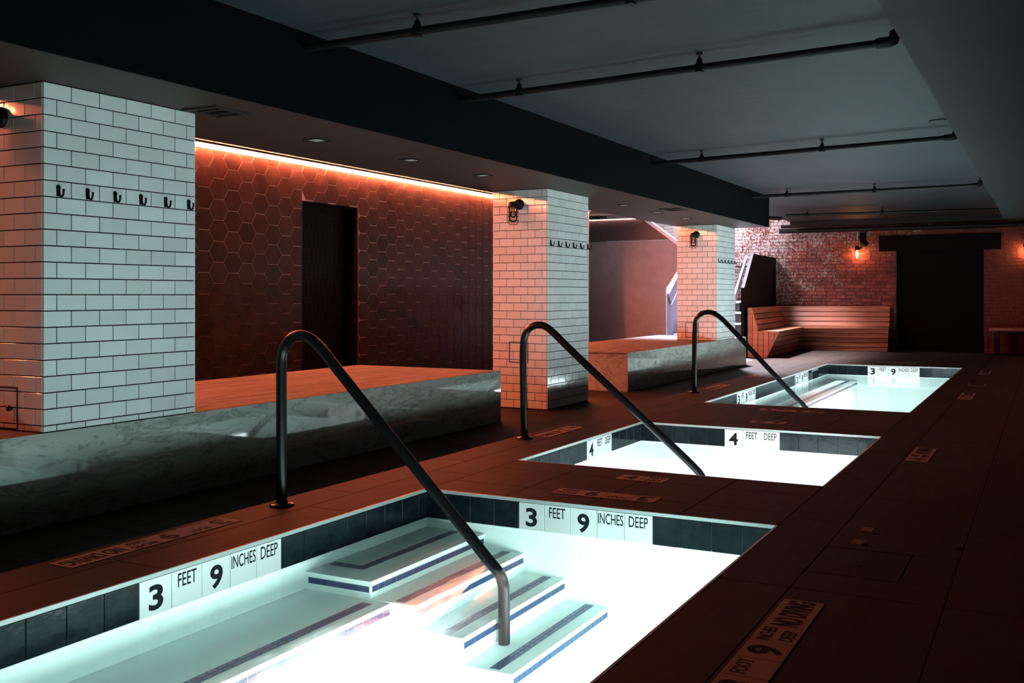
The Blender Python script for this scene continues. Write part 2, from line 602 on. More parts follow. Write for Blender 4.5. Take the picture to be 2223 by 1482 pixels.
RJ = [XR, -0.915, -0.345, 0.255, 0.855, 1.455, 2.055, 2.655, 3.25]
lay(RJ[2:], 0.2, YW - 0.02)
lay(RJ[1:3], 0.2, HATCH[2])
deck_tile(HATCH[1], RJ[2], HATCH[2], HATCH[3])
lay(RJ[1:3], HATCH[3], YW - 0.02)
LJ = [-4.68, -4.08, -3.623, XL]
lay(LJ[1:], 0.9, YW - 0.02)
lay([-6.5, -5.9, -5.28, -4.68, -4.08], 7.66, 10.60)
lay([-4.68, -4.08], 0.9, 7.66)
lay([-4.68, -4.08], 10.60, YW - 0.02)
lay([RJ[0], RJ[1]], 0.2, YW - 0.02)
MID = [XL, -2.796, -2.269, -1.742, XR]
for ya, yb in ((4.785, 5.887), (8.163, 9.951), (16.403, YW - 0.02)):
    ys = [ya, ya + 0.30]
    while ys[-1] < yb - 0.85:
        ys.append(ys[-1] + 0.60)
    if yb - 0.30 - ys[-1] > 0.05:
        ys.append(yb - 0.30)
    ys.append(yb)
    for i in range(len(ys) - 1):
        for j in range(4):
            deck_tile(MID[j], MID[j + 1], ys[i], ys[i + 1])

# ------------------------------------------------------------------ ceiling and drops
def sbox(name, material, *b):
    return struct(MB().box(*b).build(name, material))

ceil = MB()
ceil.box(-3.96, 3.3, -2.6, YW + 0.3, ZC, ZC + 0.2)
ceil.box(-4.9, -3.96, 15.0, YW + 0.3, ZC, ZC + 0.2)
ceil.box(-9.6, -4.9, 15.0, 16.2, ZC, ZC + 0.2)
ceil.box(-9.6, -6.9, 16.2, 17.2, ZC, ZC + 0.2)
# unseen upper stairwell, its opening and height shaped to cut the stair light
ceil.box(-9.6, -4.9, 16.2, YW + 0.3, 5.7, 5.8)
ceil.box(-6.9, -4.9, 16.2, 16.3, ZC + 0.2, 5.7)
ceil.box(-7.0, -6.9, 16.3, 17.2, ZC + 0.2, 5.7)
ceil.box(-9.6, -7.0, 17.1, 17.2, ZC + 0.2, 5.7)
ceil.box(-5.0, -4.9, 16.3, YW + 0.3, ZC + 0.2, 5.7)
struct(ceil.build('ceiling', 'ceiling'), 'dark grey painted ceiling over the pool bay', 'ceiling')
sbox('ceiling_cove', 'soffit', -7.6, -5.2, -2.6, 15.5, 2.625, 2.75)
bk = bpy.data.objects.new('trim_bulkhead', None)
COL.objects.link(bk)
struct(bk, 'long dropped bulkhead running over the tiled columns', 'bulkhead')
MB().box(-5.2, -3.955, -2.6, 15.0, ZS, 2.72).build('soffit', 'soffit', bk)
MB().box(-3.955, -3.94, -2.6, 15.0, ZS, 2.72).build('fascia', 'bulkhead_face', bk)
sbox('trim_right_soffit', 'right_soffit', -0.555, 3.3, -2.6, 14.75, ZS, 2.72)

# ------------------------------------------------------------------ walls
wl = bpy.data.objects.new('wall_left', None)
COL.objects.link(wl)
struct(wl, 'dark brown hexagon tiled wall washed by a red light strip', 'wall')
DY0, DY1, DZ = 8.16, 9.11, 2.18
b = MB()
b.box(-7.62, XH, -2.6, DY0, -0.01, 2.62)
b.box(-7.62, XH, DY1, 15.5, -0.01, 2.62)
b.box(-7.62, XH, DY0, DY1, DZ, 2.62)
b.build('backing', 'hex_grout', wl)
FH, SP = 0.2055, 0.1855
g = 0.0032
hw, hs = SP / 0.75 / 2 - g * 1.1, SP / 0.75 / 4 - g * 0.6
hexes = []
for c in range(-24, 48):
    yc = 6.801 + c * SP
    for r in range(0, 14):
        zc = 2.2935 - r * FH + (FH / 2 if c % 2 else 0) + FH
        hh = FH / 2 - g
        zt, zb2 = min(zc + hh, 2.56), max(zc - hh, 0.0)
        if zt - zb2 < 0.03 or yc < -2.4 or yc > 15.3:
            continue
        if DY0 - 0.06 < yc < DY1 + 0.06 and zc < DZ - 0.02 or (DY0 < yc < DY1 and zc - hh < DZ):
            if DY0 + 0.02 < yc < DY1 - 0.02 and zt - DZ > 0.03:
                zb2 = DZ
            else:
                continue
        y_lo, y_hi = yc - hw, yc + hw
        if zc < DZ + 0.1:
            if yc < DY0 and y_hi > DY0: y_hi = DY0
            if yc > DY1 and y_lo < DY1: y_lo = DY1
        pts = []
        poly = [(-hw, 0), (-hs, -hh), (hs, -hh), (hw, 0), (hs, hh), (-hs, hh)]
        # clip the outline to the band zb2..zt and y_lo..y_hi
        def clip(P, f):
            out = []
            for i in range(len(P)):
                a, q = P[i], P[(i + 1) % len(P)]
                fa, fq = f(a), f(q)
                if fa >= 0: out.append(a)
                if fa * fq < 0:
                    t_ = fa / (fa - fq)
                    out.append((a[0] + (q[0] - a[0]) * t_, a[1] + (q[1] - a[1]) * t_))
            return out
        P = clip(poly, lambda p: zt - zc - p[1] + 1e-9)
        P = clip(P, lambda p: p[1] - (zb2 - zc) + 1e-9)
        P = clip(P, lambda p: y_hi - yc - p[0] + 1e-9)
        P = clip(P, lambda p: p[0] - (y_lo - yc) + 1e-9)
        if len(P) < 3:
            continue
        vis = 6.2 < yc < 12.6 and zc > 0.1
        hexes.append((vis, yc, zc, P))
hexes.sort(key=lambda h: (not h[0], h[1]))
rest = MB()
for k, (vis, yc, zc, P) in enumerate(hexes):
    pr = random.uniform(0, 0.0035)
    if vis and k < 297:
        piece('tile', wl, '+x', (XH, yc, zc), 0, 0, 0, 0, 'hex_tile', 0.0032, 0.001, pts=P, proud=pr*0.25)
    else:
        rest.prism([(XH, yc + p[0], zc + p[1]) for p in P], (0.0045 + pr*0.5, 0, 0))
tag(rest.build('tile_field', 'hex_tile', wl), kind='stuff')
MB().box(XH, XH + 0.006, -2.5, 15.45, 2.562, 2.566).build('top_trim', 'black_cast', wl)

led = thing('light_strip', 'glowing red linear light strip along the top of the hexagon wall', 'light', (XH + 0.02, 6, 2.58))
MB().box(XH + 0.026, XH + 0.044, 1.5, 15.4, 2.588, 2.602).build('diffuser', 'led', led)
MB().box(XH + 0.0005, XH + 0.05, 1.5, 15.4, 2.6022, 2.612).build('channel', 'light_metal', led)

# door set back in the hexagon wall, with a lattice of long hexagons
dr = bpy.data.objects.new('door_1', None)
COL.objects.link(dr)
dr.location = (-7.5, 8.63, 0)
struct(dr, 'black door with raised long hexagon lattice set into the hexagon wall', 'door')
MB().box(-7.56, -7.50, DY0, DY1, 0, DZ).build('leaf', 'black_matte', dr)
j = MB()
j.box(-7.50, XH + 0.002, DY1 - 0.012, DY1, 0, DZ)
j.box(-7.50, XH + 0.002, DY0, DY0 + 0.012, 0, DZ)
j.box(-7.50, XH + 0.002, DY0, DY1, DZ - 0.012, DZ)
j.build('jamb', 'black_matte', dr)
MB().box(XH - 0.004, XH + 0.014, DY1 - 0.006, DY1 + 0.004, 0, DZ + 0.004).build('edge_strip', 'frame_dark', dr)
lat = MB()
def long_hex(yc, zc, w, h, t=0.006):
    o_ = [(-w, -h + w), (0, -h), (w, -h + w), (w, h - w), (0, h), (-w, h - w)]
    q = [(a * (1 - t / w), bb * (1 - t / h)) for a, bb in o_]
    vs = [(-7.497, yc + a, zc + c_) for a, c_ in o_] + [(-7.497, yc + a, zc + c_) for a, c_ in q]
    vs += [(-7.5, yc + a, zc + c_) for a, c_ in o_] + [(-7.5, yc + a, zc + c_) for a, c_ in q]
    fs = []
    for i in range(6):
        k = (i + 1) % 6
        fs += [(i, k, 6 + k, 6 + i), (12 + i, 12 + k, k, i), (6 + i, 6 + k, 18 + k, 18 + i)]
    lat.add(vs, fs)
r = 0
zc = 0.12
while zc < DZ - 0.05:
    yc = DY0 + 0.05 + (0.04 if r % 2 else 0)
    while yc < DY1 - 0.04:
        long_hex(yc, zc, 0.033, 0.115)
        long_hex(yc, zc, 0.018, 0.085, 0.005)
        yc += 0.08
    zc += 0.185
    r += 1
tag(lat.build('lattice', 'black_cast', dr), kind='stuff')

sbox('wall_near', 'dark_wall', -9.6, 3.3, -2.75, -2.6, -0.02, 2.8)
sbox('wall_right', 'dark_wall', 3.25, 3.4, -2.6, YW, -0.02, 2.8)
sbox('wall_far_left', 'dark_wall', -9.7, -9.6, 13.0, YW + 0.2, -0.02, 5.7)
sbox('wall_left_end', 'mortar', -8.5, -8.05, 16.9, 17.15, 0, 1.58)

# brick wall with a doorway
wb = bpy.data.objects.new('wall_back', None)
COL.objects.link(wb)
wb.location = (0, YW, 0)
struct(wb, 'old red brick wall with flaking whitewash behind the bench', 'wall')
OX0, OX1, OZ = -2.83, -1.155, 2.07
b = MB()
b.box(-9.6, OX0, YW, YW + 0.25, -0.01, 5.7)
b.box(OX1, 3.3, YW, YW + 0.25, -0.01, 4.2)
b.box(OX0, OX1, YW, YW + 0.25, OZ, 4.2)
b.build('mortar', 'mortar', wb)
BP, BL = 0.0722, 0.205
blist = []
row = 0
z = 0.0
while z < 4.1:
    x = -9.5 + (BL / 2 if row % 2 else 0) + random.uniform(-0.012, 0.012)
    while x < 3.2:
        w = BL - 0.010 if random.random() > 0.12 else BL * 0.48
        xa, xb = x, x + w
        x = xb + 0.010
        zt = z + BP - 0.009
        if xa < OX1 and xb > OX0 and z < OZ:
            if xa < OX0 - 0.05: xb = OX0 - 0.004
            elif xb > OX1 + 0.05: xa = OX1 + 0.004
            else: continue
        if z > 2.72 and xa > -5.2:
            continue
        shown = (-5.35 < xa < OX0 and 0.86 < z < 2.62)
        blist.append((0 if shown else 1, xa, xb, z, zt))
    z += BP
    row += 1
blist.sort(key=lambda q: (q[0], -q[1] if q[0] == 0 else 0))
rest = MB()
for k, (s_, xa, xb, za, zt) in enumerate(blist):
    pr = random.uniform(-0.003, 0.006)
    if s_ == 0 and k < 298:
        w = round((xb - xa) / 0.02) * 0.02 if abs(xb - xa - 0.195) > 0.004 and abs(xb - xa - BL * 0.48) > 0.004 else xb - xa
        piece('brick', wb, '-y', (0, YW, 0), (xa + xb) / 2, (za + zt) / 2, w, zt - za, 'brick', 0.014, 0.004, proud=pr - 0.003)
    else:
        rest.box(xa, xb, YW - 0.011 - pr, YW + 0.01, za, zt)
tag(rest.build('brickwork', 'brick', wb), kind='stuff')

d2 = bpy.data.objects.new('door_2', None)
COL.objects.link(d2)
d2.location = (-2, YW, 0)
struct(d2, 'black doorway under a dark steel lintel in the brick wall', 'door')
MB().box(OX0, -2.01, YW + 0.14, YW + 0.19, 0, OZ).build('leaf', 'black_matte', d2)
MB().box(-1.99, OX1, YW + 0.14, YW + 0.19, 0, OZ).build('leaf', 'black_matte', d2)
j = MB()
j.box(OX0, OX0 + 0.05, YW + 0.02, YW + 0.14, 0, OZ)
j.box(OX1 - 0.05, OX1, YW + 0.02, YW + 0.14, 0, OZ)
j.box(OX0, OX1, YW + 0.02, YW + 0.14, OZ - 0.05, OZ)
j.build('door_frame', 'black_matte', d2)
lt = MB()
lt.box(-3.17, -0.84, YW - 0.075, YW - 0.055, 2.06, 2.38)
lt.box(-3.17, -0.84, YW - 0.055, YW - 0.002, 2.36, 2.38)
lt.box(-3.17, -0.84, YW - 0.055, YW - 0.002, 2.06, 2.08)
tag(lt.build('lintel', 'black_matte', loc=(-2, YW, 2.06)), 'black steel lintel over the doorway in the brick wall', 'lintel')

# ------------------------------------------------------------------ stair zone
sw = bpy.data.objects.new('wall_stair', None)
COL.objects.link(sw)
sw.location = (-7, 17.2, 0)
struct(sw, 'grey mauve stair wall with a sloping top edge behind the middle column', 'wall')
p = [(-9.5, 17.2, 0), (-6.5, 17.2, 0), (-6.5, 17.2, 2.02), (-7.02, 17.2, 2.46), (-9.5, 17.2, 2.46)]
MB().prism([(-9.5, 17.2, 0), (-6.5, 17.2, 0), (-6.5, 17.2, 1.27), (-6.04, 17.2, 1.96), (-6.36, 17.2, 2.19), (-9.5, 17.2, 2.19)], (0, 0.08, 0)).build('panel', 'stair_wall', sw)
up = MB().prism([(-9.5, 17.195, 2.205), (-6.38, 17.195, 2.205), (-6.93, 17.195, 2.605), (-9.5, 17.195, 2.605)], (0, 0.1, 0))
up.build('tiled_panel', 'stair_tile', sw)
hx = MB()
for c in range(0, 12):
    for r in range(0, 3):
        xc, zc = -8.35 + c * SP, 2.30 + r * FH + (FH / 2 if c % 2 else 0)
        if zc + FH / 2 > 2.62 or zc - FH / 2 < 2.2 or xc > -6.9 - (zc - 2.2) * 0.5:
            continue
        hx.prism([(xc + a * 0.98, 17.195, zc + q * 0.98) for a, q in [(-hw, 0), (-hs, -FH / 2), (hs, -FH / 2), (hw, 0), (hs, FH / 2), (-hs, FH / 2)]], (0, -0.006, 0))
tag(hx.build('tile_field', 'stair_tile', sw), kind='stuff')
cap = MB().prism([(-7.00, 17.18, 2.62), (-6.12, 17.18, 1.98), (-6.12, 17.18, 2.06), (-6.92, 17.18, 2.64)], (0, 0.09, 0))
cap.build('cap', 'rail_white', sw)
# second rail, up the flight behind
hr = MB().tube([(-7.2, 18.6, 3.02), (-5.9, 18.6, 2.06)], 0.022, 10)
tag(hr.build('handrail', 'black_metal', loc=(-6.5, 18.6, 2.5)), 'slim dark handrail sloping down behind the stair wall', 'handrail')
led2 = thing('light_strip', 'pale light strip on the stair wall between two columns', 'light', (-8, 17.18, 2.61))
MB().box(-8.6, -7.02, 17.165, 17.18, 2.607, 2.616).build('diffuser', 'led_dim', led2)
MB().box(-8.6, -7.02, 17.18, 17.195, 2.605, 2.625).build('channel', 'light_metal', led2)

st = thing('staircase', 'dark stair with pale nosings rising between guard walls behind the last column', 'stairs', (-5.8, 17.4, 0))
SX0, SX1 = -6.49, -5.24
for k in range(5):
    zt = 0.205 * (k + 1)
    y_ = 17.30 + 0.30 * k
    MB().box(SX0, SX1 if k < 4 else -5.45, y_, y_ + (0.32 if k < 4 else 2.0), 0 if k == 0 else zt - 0.215, zt - 0.03).build('riser', 'black_cast', st)
    MB().box(SX0, SX1 if k < 4 else -5.45, y_ - 0.02, y_ + (0.31 if k < 4 else 2.0), zt - 0.03, zt).build('tread', 'rail_white', st)
for k in range(6):
    zt = 1.025 + 0.19 * (k + 1)
    MB().box(SX0 - 0.28 * (k + 1), SX0 - 0.28 * k, 18.7, YW - 0.02, zt - 0.2, zt).build('tread', 'black_cast', st)

gl = MB().prism([(-6.56, 17.32, 0), (-6.56, 18.7, 0), (-6.56, 18.7, 1.95), (-6.56, 18.25, 1.95), (-6.56, 17.32, 1.2)], (0.05, 0, 0))
tag(gl.build('stair_guard', 'guard', loc=(-6.53, 17.9, 0)), 'purple grey stair guard wall left of the steps', 'guard')
hp = MB().prism([(-6.50, 17.30, 1.17), (-6.50, 18.4, 1.95), (-6.50, 18.4, 1.70), (-6.50, 17.42, 0.98)], (0.03, 0, 0))
hp = hp.build('handrail', 'guard', loc=(-6.48, 17.8, 1.2))
MB().prism([(-6.505, 17.30, 1.17), (-6.505, 18.4, 1.95), (-6.505, 18.4, 1.97), (-6.505, 17.30, 1.19)], (0.04, 0, 0)).build('edge_strip', 'rail_white', hp)
MB().prism([(-6.505, 17.42, 0.96), (-6.505, 18.4, 1.68), (-6.505, 18.4, 1.705), (-6.505, 17.42, 0.985)], (0.04, 0, 0)).build('edge_strip', 'rail_white', hp)
tag(hp, 'lavender flat handrail board on the left guard wall of the stair', 'handrail')
PA = [(-5.05, 17.45), (-5.335, 20.90)]
def pan(t, z):
    return (PA[0][0] + (PA[1][0] - PA[0][0]) * t, PA[0][1] + (PA[1][1] - PA[0][1]) * t, z)
gr = MB().prism([pan(0, 0), pan(1, 0), pan(1, 1.96), pan(0.26, 1.95), pan(0, 1.285)], (-0.06, 0, 0))
tag(gr.build('stair_guard', 'black_matte', loc=(-5.15, 19, 0)), 'tall black stair guard panel with slanted corner behind the cedar bench', 'guard')
hp = MB().prism([(-5.16, 17.25, 0.98), (-5.26, 18.4, 1.88), (-5.26, 18.4, 1.93), (-5.16, 17.25, 1.17)], (-0.03, 0, 0))
tag(hp.build('handrail', 'rail_white', loc=(-5.2, 17.8, 1.2)), 'pale handrail end showing beyond the black stair guard panel', 'handrail')
rod = MB().tube([(-6.6, YW - 0.06, 1.78), (-5.46, YW - 0.06, 1.785)], 0.02, 8)
tag(rod.build('pipe', 'black_metal', loc=(-6, YW, 1.78)), 'short thin dark pipe across the whitewashed bricks above the stair', 'pipe')

# ------------------------------------------------------------------ pools
def pool(idx, label):
    ya, yb = POOLS[idx]
    p = thing('plunge_pool', label, 'pool', ((XL + XR) / 2, (ya + yb) / 2, 0), 'plunge pools')
    zf = -0.80
    b = MB()
    t = 0.010
    b.box(XL, XR, ya, yb, zf - 0.1, zf)
    b.box(XL - 0.15, XL, ya - 0.15, yb + 0.15, zf, -0.165)
    b.box(XR, XR + 0.15, ya - 0.15, yb + 0.15, zf, -0.165)
    b.box(XL, XR, ya - 0.15, ya, zf, -0.165)
    b.box(XL, XR, yb, yb + 0.15, zf, -0.165)
    b.build('basin', 'plaster', p)
    b = MB()
    o = 0.012
    b.box(XL - o, XL - 0.001, ya - o, yb + o, -0.165, -0.0165)
    b.box(XR + 0.001, XR + o, ya - o, yb + o, -0.165, -0.0165)
    b.box(XL, XR, ya - o, ya - 0.001, -0.165, -0.0165)
    b.box(XL, XR, yb + 0.001, yb + o, -0.165, -0.0165)
    b.build('tile_bed', 'pool_grout', p)
    for (a0, a1, c0, c1) in ((XL - 0.004, XL + 0.007, ya, yb), (XR - 0.007, XR + 0.004, ya, yb), (XL, XR, ya - 0.004, ya + 0.007), (XL, XR, yb - 0.007, yb + 0.004)):
        MB().box(a0, a1, c0, c1, -0.0165, 0.0015).build('edge_trim', 'trim_light', p)
    return p


TP, TW, TH, TZ = 0.1618, 0.1588, 0.150, -0.0935


def band_far(p, idx, first, texts):
    """waterline tiles on the far wall; first = x where the lettered tiles start"""
    y = POOLS[idx][1]
    xs = first
    while xs - TP > XL: xs -= TP
    marks = {}
    tiles = []
    x = xs - TP
    while x < XR - 0.01:
        a, b_ = max(x, XL), min(x + TP, XR)
        k = round((x - first) / TP)
        if b_ - a > 0.015 and not (0 <= k < len(texts)):
            piece('tile', p, '-y', (0, y, TZ), (a + b_) / 2, 0, b_ - a - 0.003, TH, 'navy_tile', 0.007, 0.0012)
        x += TP


def band_left(p, idx, starts, n, skip=None):
    ya, yb = POOLS[idx]
    y = starts[0]
    while y - TP > ya: y -= TP
    y -= TP
    while y < yb - 0.01:
        a, b_ = max(y, ya), min(y + TP, yb)
        c = (a + b_) / 2
        if not any(s <= c <= s + n * TP for s in starts) and b_ - a > 0.015:
            if not (skip and skip[0] < c < skip[1]):
                piece('tile', p, '+x', (XL, 0, TZ), c, 0, b_ - a - 0.003, TH, 'navy_tile', 0.007, 0.0012)
        y += TP


def band_hidden(p, idx):
    ya, yb = POOLS[idx]
    m_ = MB()
    y = ya
    while y < yb - 0.02:
        m_.box(XR - 0.006, XR + 0.003, y + 0.0015, min(y + TP, yb) - 0.0015, -0.1685, -0.0185)
        y += TP
    x = XL
    while x < XR - 0.02:
        m_.box(x + 0.0015, min(x + TP, XR) - 0.0015, ya - 0.003, ya + 0.006, -0.1685, -0.0185)
        x += TP
    tag(m_.build('tile_band', 'navy_tile', p), kind='stuff')


def wall_marker(label, fr, origin, start, texts):
    u, v, n = (Vector(a) for a in FR[fr])
    base = Vector(origin) + u * (start + TP * len(texts) / 2)
    t = thing('depth_marker', label, 'sign', base, 'wall depth markers')
    for k, tx in enumerate(texts):
        cu = start + TP * (k + 0.5)
        q = piece('tile', t, fr, origin, cu, 0, TW, TH, 'marker', 0.008, 0.001)
        big = tx.isdigit()
        w = 0.072 if tx != '4' else 0.078
        if big:
            c = Vector(origin) + u * cu + n * 0.0083 + v * (-0.004)
            lettering(q, u, v, n, c, tx, w, 0.105, True)
        else:
            wd_ = {'FEET': 0.100, 'DEEP': 0.110, 'INCHES': 0.148}[tx]
            c = Vector(origin) + u * cu + n * 0.0083 + v * 0.034
            lettering(q, u, v, n, c, tx, wd_, 0.058)
    return t


T39 = ['3', 'FEET', '9', 'INCHES', 'DEEP']
T4 = ['4', 'FEET', 'DEEP']
P1 = pool(0, 'nearest white plunge pool with underwater corner steps and navy waterline tiles')
P2 = pool(1, 'small middle plunge pool of glowing pale water with navy waterline tiles')
P3 = pool(2, 'farthest and longest plunge pool with pale mint water before the brick wall')
band_far(P1, 0, -2.689, T39)
band_far(P2, 1, -2.537, T4)
band_far(P3, 2, -2.667, T39)
band_left(P1, 0, [2.755], 5)
band_left(P2, 1, [7.000], 3)
band_left(P3, 2, [11.15, 14.13], 5, (15.25, 15.66))
for i, p in enumerate((P1, P2, P3)):
    band_hidden(p, i)
wall_marker('white marker reading 3 FEET 9 INCHES DEEP on the far wall of the nearest pool', '-y', (0, POOLS[0][1], TZ), -2.689, T39)
wall_marker('white marker reading 3 FEET 9 INCHES DEEP on the left wall of the nearest pool', '+x', (XL, 0, TZ), 2.755, T39)
wall_marker('white marker reading 4 FEET DEEP on the far wall of the middle pool', '-y', (0, POOLS[1][1], TZ), -2.537, T4)
wall_marker('white marker reading 4 FEET DEEP on the left wall of the middle pool', '+x', (XL, 0, TZ), 7.000, T4)
wall_marker('white marker reading 3 FEET 9 INCHES DEEP on the far wall of the longest pool', '-y', (0, POOLS[2][1], TZ), -2.667, T39)
wall_marker('white marker on the left wall of the longest pool, beside the handrail end', '+x', (XL, 0, TZ), 11.15, T39)
wall_marker('white marker on the left wall of the longest pool, beside the skimmer opening', '+x', (XL, 0, TZ), 14.13, T39)
sk = MB()
sk.box(XL, XL + 0.012, 15.27, 15.64, -0.168, -0.055)
sk.build('skimmer', 'dark_slot', P3)

# underwater steps of the nearest pool
def mosaic(parent, x0, x1, y0, y1, z, along):
    """two rows of small navy mosaic tiles laid proud of a tread"""
    m_ = MB()
    nx = max(1, round((x1 - x0) / 0.026))
    ny = max(1, round((y1 - y0) / 0.05)) if along == 'y' else max(1, round((y1 - y0) / 0.026))
    if along == 'x':
        nx = max(1, round((x1 - x0) / 0.05))
    for i in range(nx):
        for k in range(ny):
            a, b_ = x0 + (x1 - x0) * i / nx, x0 + (x1 - x0) * (i + 1) / nx
            c, d = y0 + (y1 - y0) * k / ny, y0 + (y1 - y0) * (k + 1) / ny
            m_.box(a + 0.0020, b_ - 0.0020, c + 0.0025, d - 0.0025, z - 0.002, z + 0.003)
    return tag(m_.build('mosaic_strip', 'navy_mosaic', parent), kind='stuff')


def nosing_x(parent, x, y0, y1, z):
    m_ = MB()
    n = round((y1 - y0) / 0.05)
    for k in range(n):
        c, d = y0 + (y1 - y0) * k / n, y0 + (y1 - y0) * (k + 1) / n
        m_.box(x - 0.002, x + 0.003, c + 0.0025, d - 0.0025, z - 0.052, z - 0.024)
    return tag(m_.build('nosing_strip', 'navy_mosaic', parent), kind='stuff')


YS, YF = 3.74, POOLS[0][1]
steps = [(-2.92, -0.225), (-2.66, -0.305), (-2.40, -0.415), (-2.14, -0.535)]
prev = XL
for k, (xe, z) in enumerate(steps):
    MB().box(prev, xe, YS, YF, -0.80, z).build('step', 'plaster', P1)
    nosing_x(P1, xe, YS + 0.01, YF - 0.01, z)
    if k:
        mosaic(P1, xe - 0.13, xe - 0.075, YS + 0.02, YF - 0.02, z, 'y')
    prev = xe
mosaic(P1, -3.30, -3.08, 3.89, 3.942, -0.225, 'x')
mosaic(P1, -3.132, -3.08, 3.942, YF - 0.03, -0.225, 'y')
m_ = MB()
for k in range(7):
    a = -3.30 + k * 0.0535
    m_.box(a, a + 0.051, YS - 0.003, YS + 0.002, -0.277, -0.249)
tag(m_.build('nosing_strip', 'navy_mosaic', P1), kind='stuff')
MB().box(XL, -2.80, 1.60, YS, -0.80, -0.310).build('ledge', 'plaster', P1)
mosaic(P1, -2.93, -2.87, 1.62, YS - 0.05, -0.310, 'y')
nosing_x(P1, -2.80, 1.62, YS - 0.01, -0.310)
MB().box(XL, -2.83, 9.951, 16.403, -0.80, -0.262).build('ledge', 'plaster', P3)
mosaic(P3, -2.985, -2.925, 10.0, 16.3, -0.262, 'y')
nosing_x(P3, -2.83, 10.0, 16.35, -0.262)

M['water_1'] = water_mat('water_churned', (-2.28, 2.8), (0.30, 0.62), 0.5, (0.74, 0.985, 0.92), 0.07, 0.4, 0.015)
M['water_2'] = water_mat('water_bubbling', (-2.2, 6.9), (0.9, 1.0), 0.18, (0.9, 1.0, 0.97))
M['water_3'] = water_mat('water_calm', None)
for i, (ya, yb) in enumerate(POOLS):
    lab = ['bright churned water with white bubbles in the nearest pool', 'glowing pale water filling the middle pool', 'calm mint water filling the longest pool'][i]
    tag(MB().add([(XL + 0.0005, ya + 0.0005, WATER_Z), (XR - 0.0005, ya + 0.0005, WATER_Z), (XR - 0.0005, yb - 0.0005, WATER_Z), (XL + 0.0005, yb - 0.0005, WATER_Z)], [(0, 1, 2, 3)]).build('pool_water', 'water_%d' % (i + 1), loc=((XL + XR) / 2, (ya + yb) / 2, WATER_Z)), lab, 'water', None, 'stuff')

# ------------------------------------------------------------------ deck markers
UV = {'+y': ((0, 1, 0), (-1, 0, 0)), '-y': ((0, -1, 0), (1, 0, 0)), '+x': ((1, 0, 0), (0, 1, 0)), '-x': ((-1, 0, 0), (0, -1, 0))}


def deck_marker(label, read, start, mid, tiles, tile=0.16):
    """tiles: list of (text, size in tiles); read = reading direction; start = coordinate where reading begins; mid = centre across"""
    u, v = (Vector(a) for a in UV[read])
    n = Vector((0, 0, 1))
    tot = sum(s for _, s in tiles) * tile
    o = Vector((0, start, 0)) if u.y else Vector((start, 0, 0))
    ctr = Vector((mid, 0, 0)) if u.y else Vector((0, mid, 0))
    t = thing('depth_marker', label, 'sign', o + ctr + u * tot / 2, 'deck depth markers')
    a = 0.0
    for tx, s in tiles:
        c = o + ctr + u * (a + s * tile / 2)
        me = pad_mesh([(-s * tile / 2 + .001, -.076), (s * tile / 2 - .001, -.076), (s * tile / 2 - .001, .076), (-s * tile / 2 + .001, .076)], 0.003, 0.0008, 'deck_marker')
        q = bpy.data.objects.new('tile', me)
        COL.objects.link(q)
        q.parent = t
        q.location = c + n * 0.0002 - wloc(t)
        q.rotation_euler = Matrix((u, v, n)).transposed().to_euler()
        top = c + n * 0.0036
        if tx.isdigit():
            lettering(q, u, v, n, top, tx, 0.078, 0.118, True)
        elif '/' in tx:
            l1, l2 = tx.split('/')
            lettering(q, u, v, n, top + v * 0.036, l1, 0.130 if len(l1) > 4 else 0.10, 0.046)
            lettering(q, u, v, n, top - v * 0.036, l2, 0.10, 0.046)
        elif tx == 'NO DIVING':
            lettering(q, u, v, n, top, tx, s * tile - 0.03, 0.10, True)
        else:
            lettering(q, u, v, n, top + v * 0.03, tx, 0.118, 0.05)
        a += s * tile
    return t


ND = ('NO DIVING', 2)
D39N = [('3', 1), ('FOOT', 1), ('9', 1), ('INCHES/DEEP', 1), ND]
D39 = [('3', 1), ('FOOT', 1), ('9', 1), ('INCHES/DEEP', 1)]
D4N = [('4', 1), ('FEET/DEEP', 1), ND]
D4 = [('4', 1), ('FEET/DEEP', 1)]
deck_marker('deck marker 3 FOOT 9 INCHES DEEP NO DIVING left of the nearest pool', '-y', 3.69, -3.765, D39N)
deck_marker('deck marker 3 FOOT 9 INCHES DEEP NO DIVING right of the nearest pool', '+y', 2.68, -0.822, D39N)
deck_marker('deck marker 3 FOOT 9 INCHES DEEP between the nearest and middle pools', '-x', -1.963, 5.07, D39)
deck_marker('two-tile deck marker 4 FEET DEEP at the near edge of the middle pool', '+x', -2.44, 5.63, D4)
deck_marker('deck marker 4 FEET DEEP NO DIVING left of the middle pool', '-y', 7.60, -3.705, D4N)
deck_marker('deck marker 4 FEET DEEP NO DIVING right of the middle pool', '+y', 7.05, -0.822, D4N)
deck_marker('two-tile deck marker 4 FEET DEEP at the far edge of the middle pool', '-x', -2.11, 8.62, D4)
deck_marker('deck marker 3 FOOT 9 INCHES DEEP at the near edge of the longest pool', '+x', -2.61, 9.58, D39)
deck_marker('deck marker right of the longest pool, near its closest corner', '+y', 11.46, -0.835, [('3', 1), ('9', 1), ('INCHES/DEEP', 1), ND])
deck_marker('deck marker right of the longest pool, near its far corner', '+y', 15.2, -0.845, [('3', 1), ('9', 1), ('INCHES/DEEP', 1), ND])
deck_marker('deck marker left of the longest pool, closest to the handrail post', '-y', 11.98, -3.71, [('3', 1), ('9', 1), ND])
deck_marker('short deck marker left of the longest pool, beyond the handrail post', '-y', 13.70, -3.745, D4)
deck_marker('deck marker at the far edge of the longest pool before the bench', '-x', -2.0, 17.2, D39)

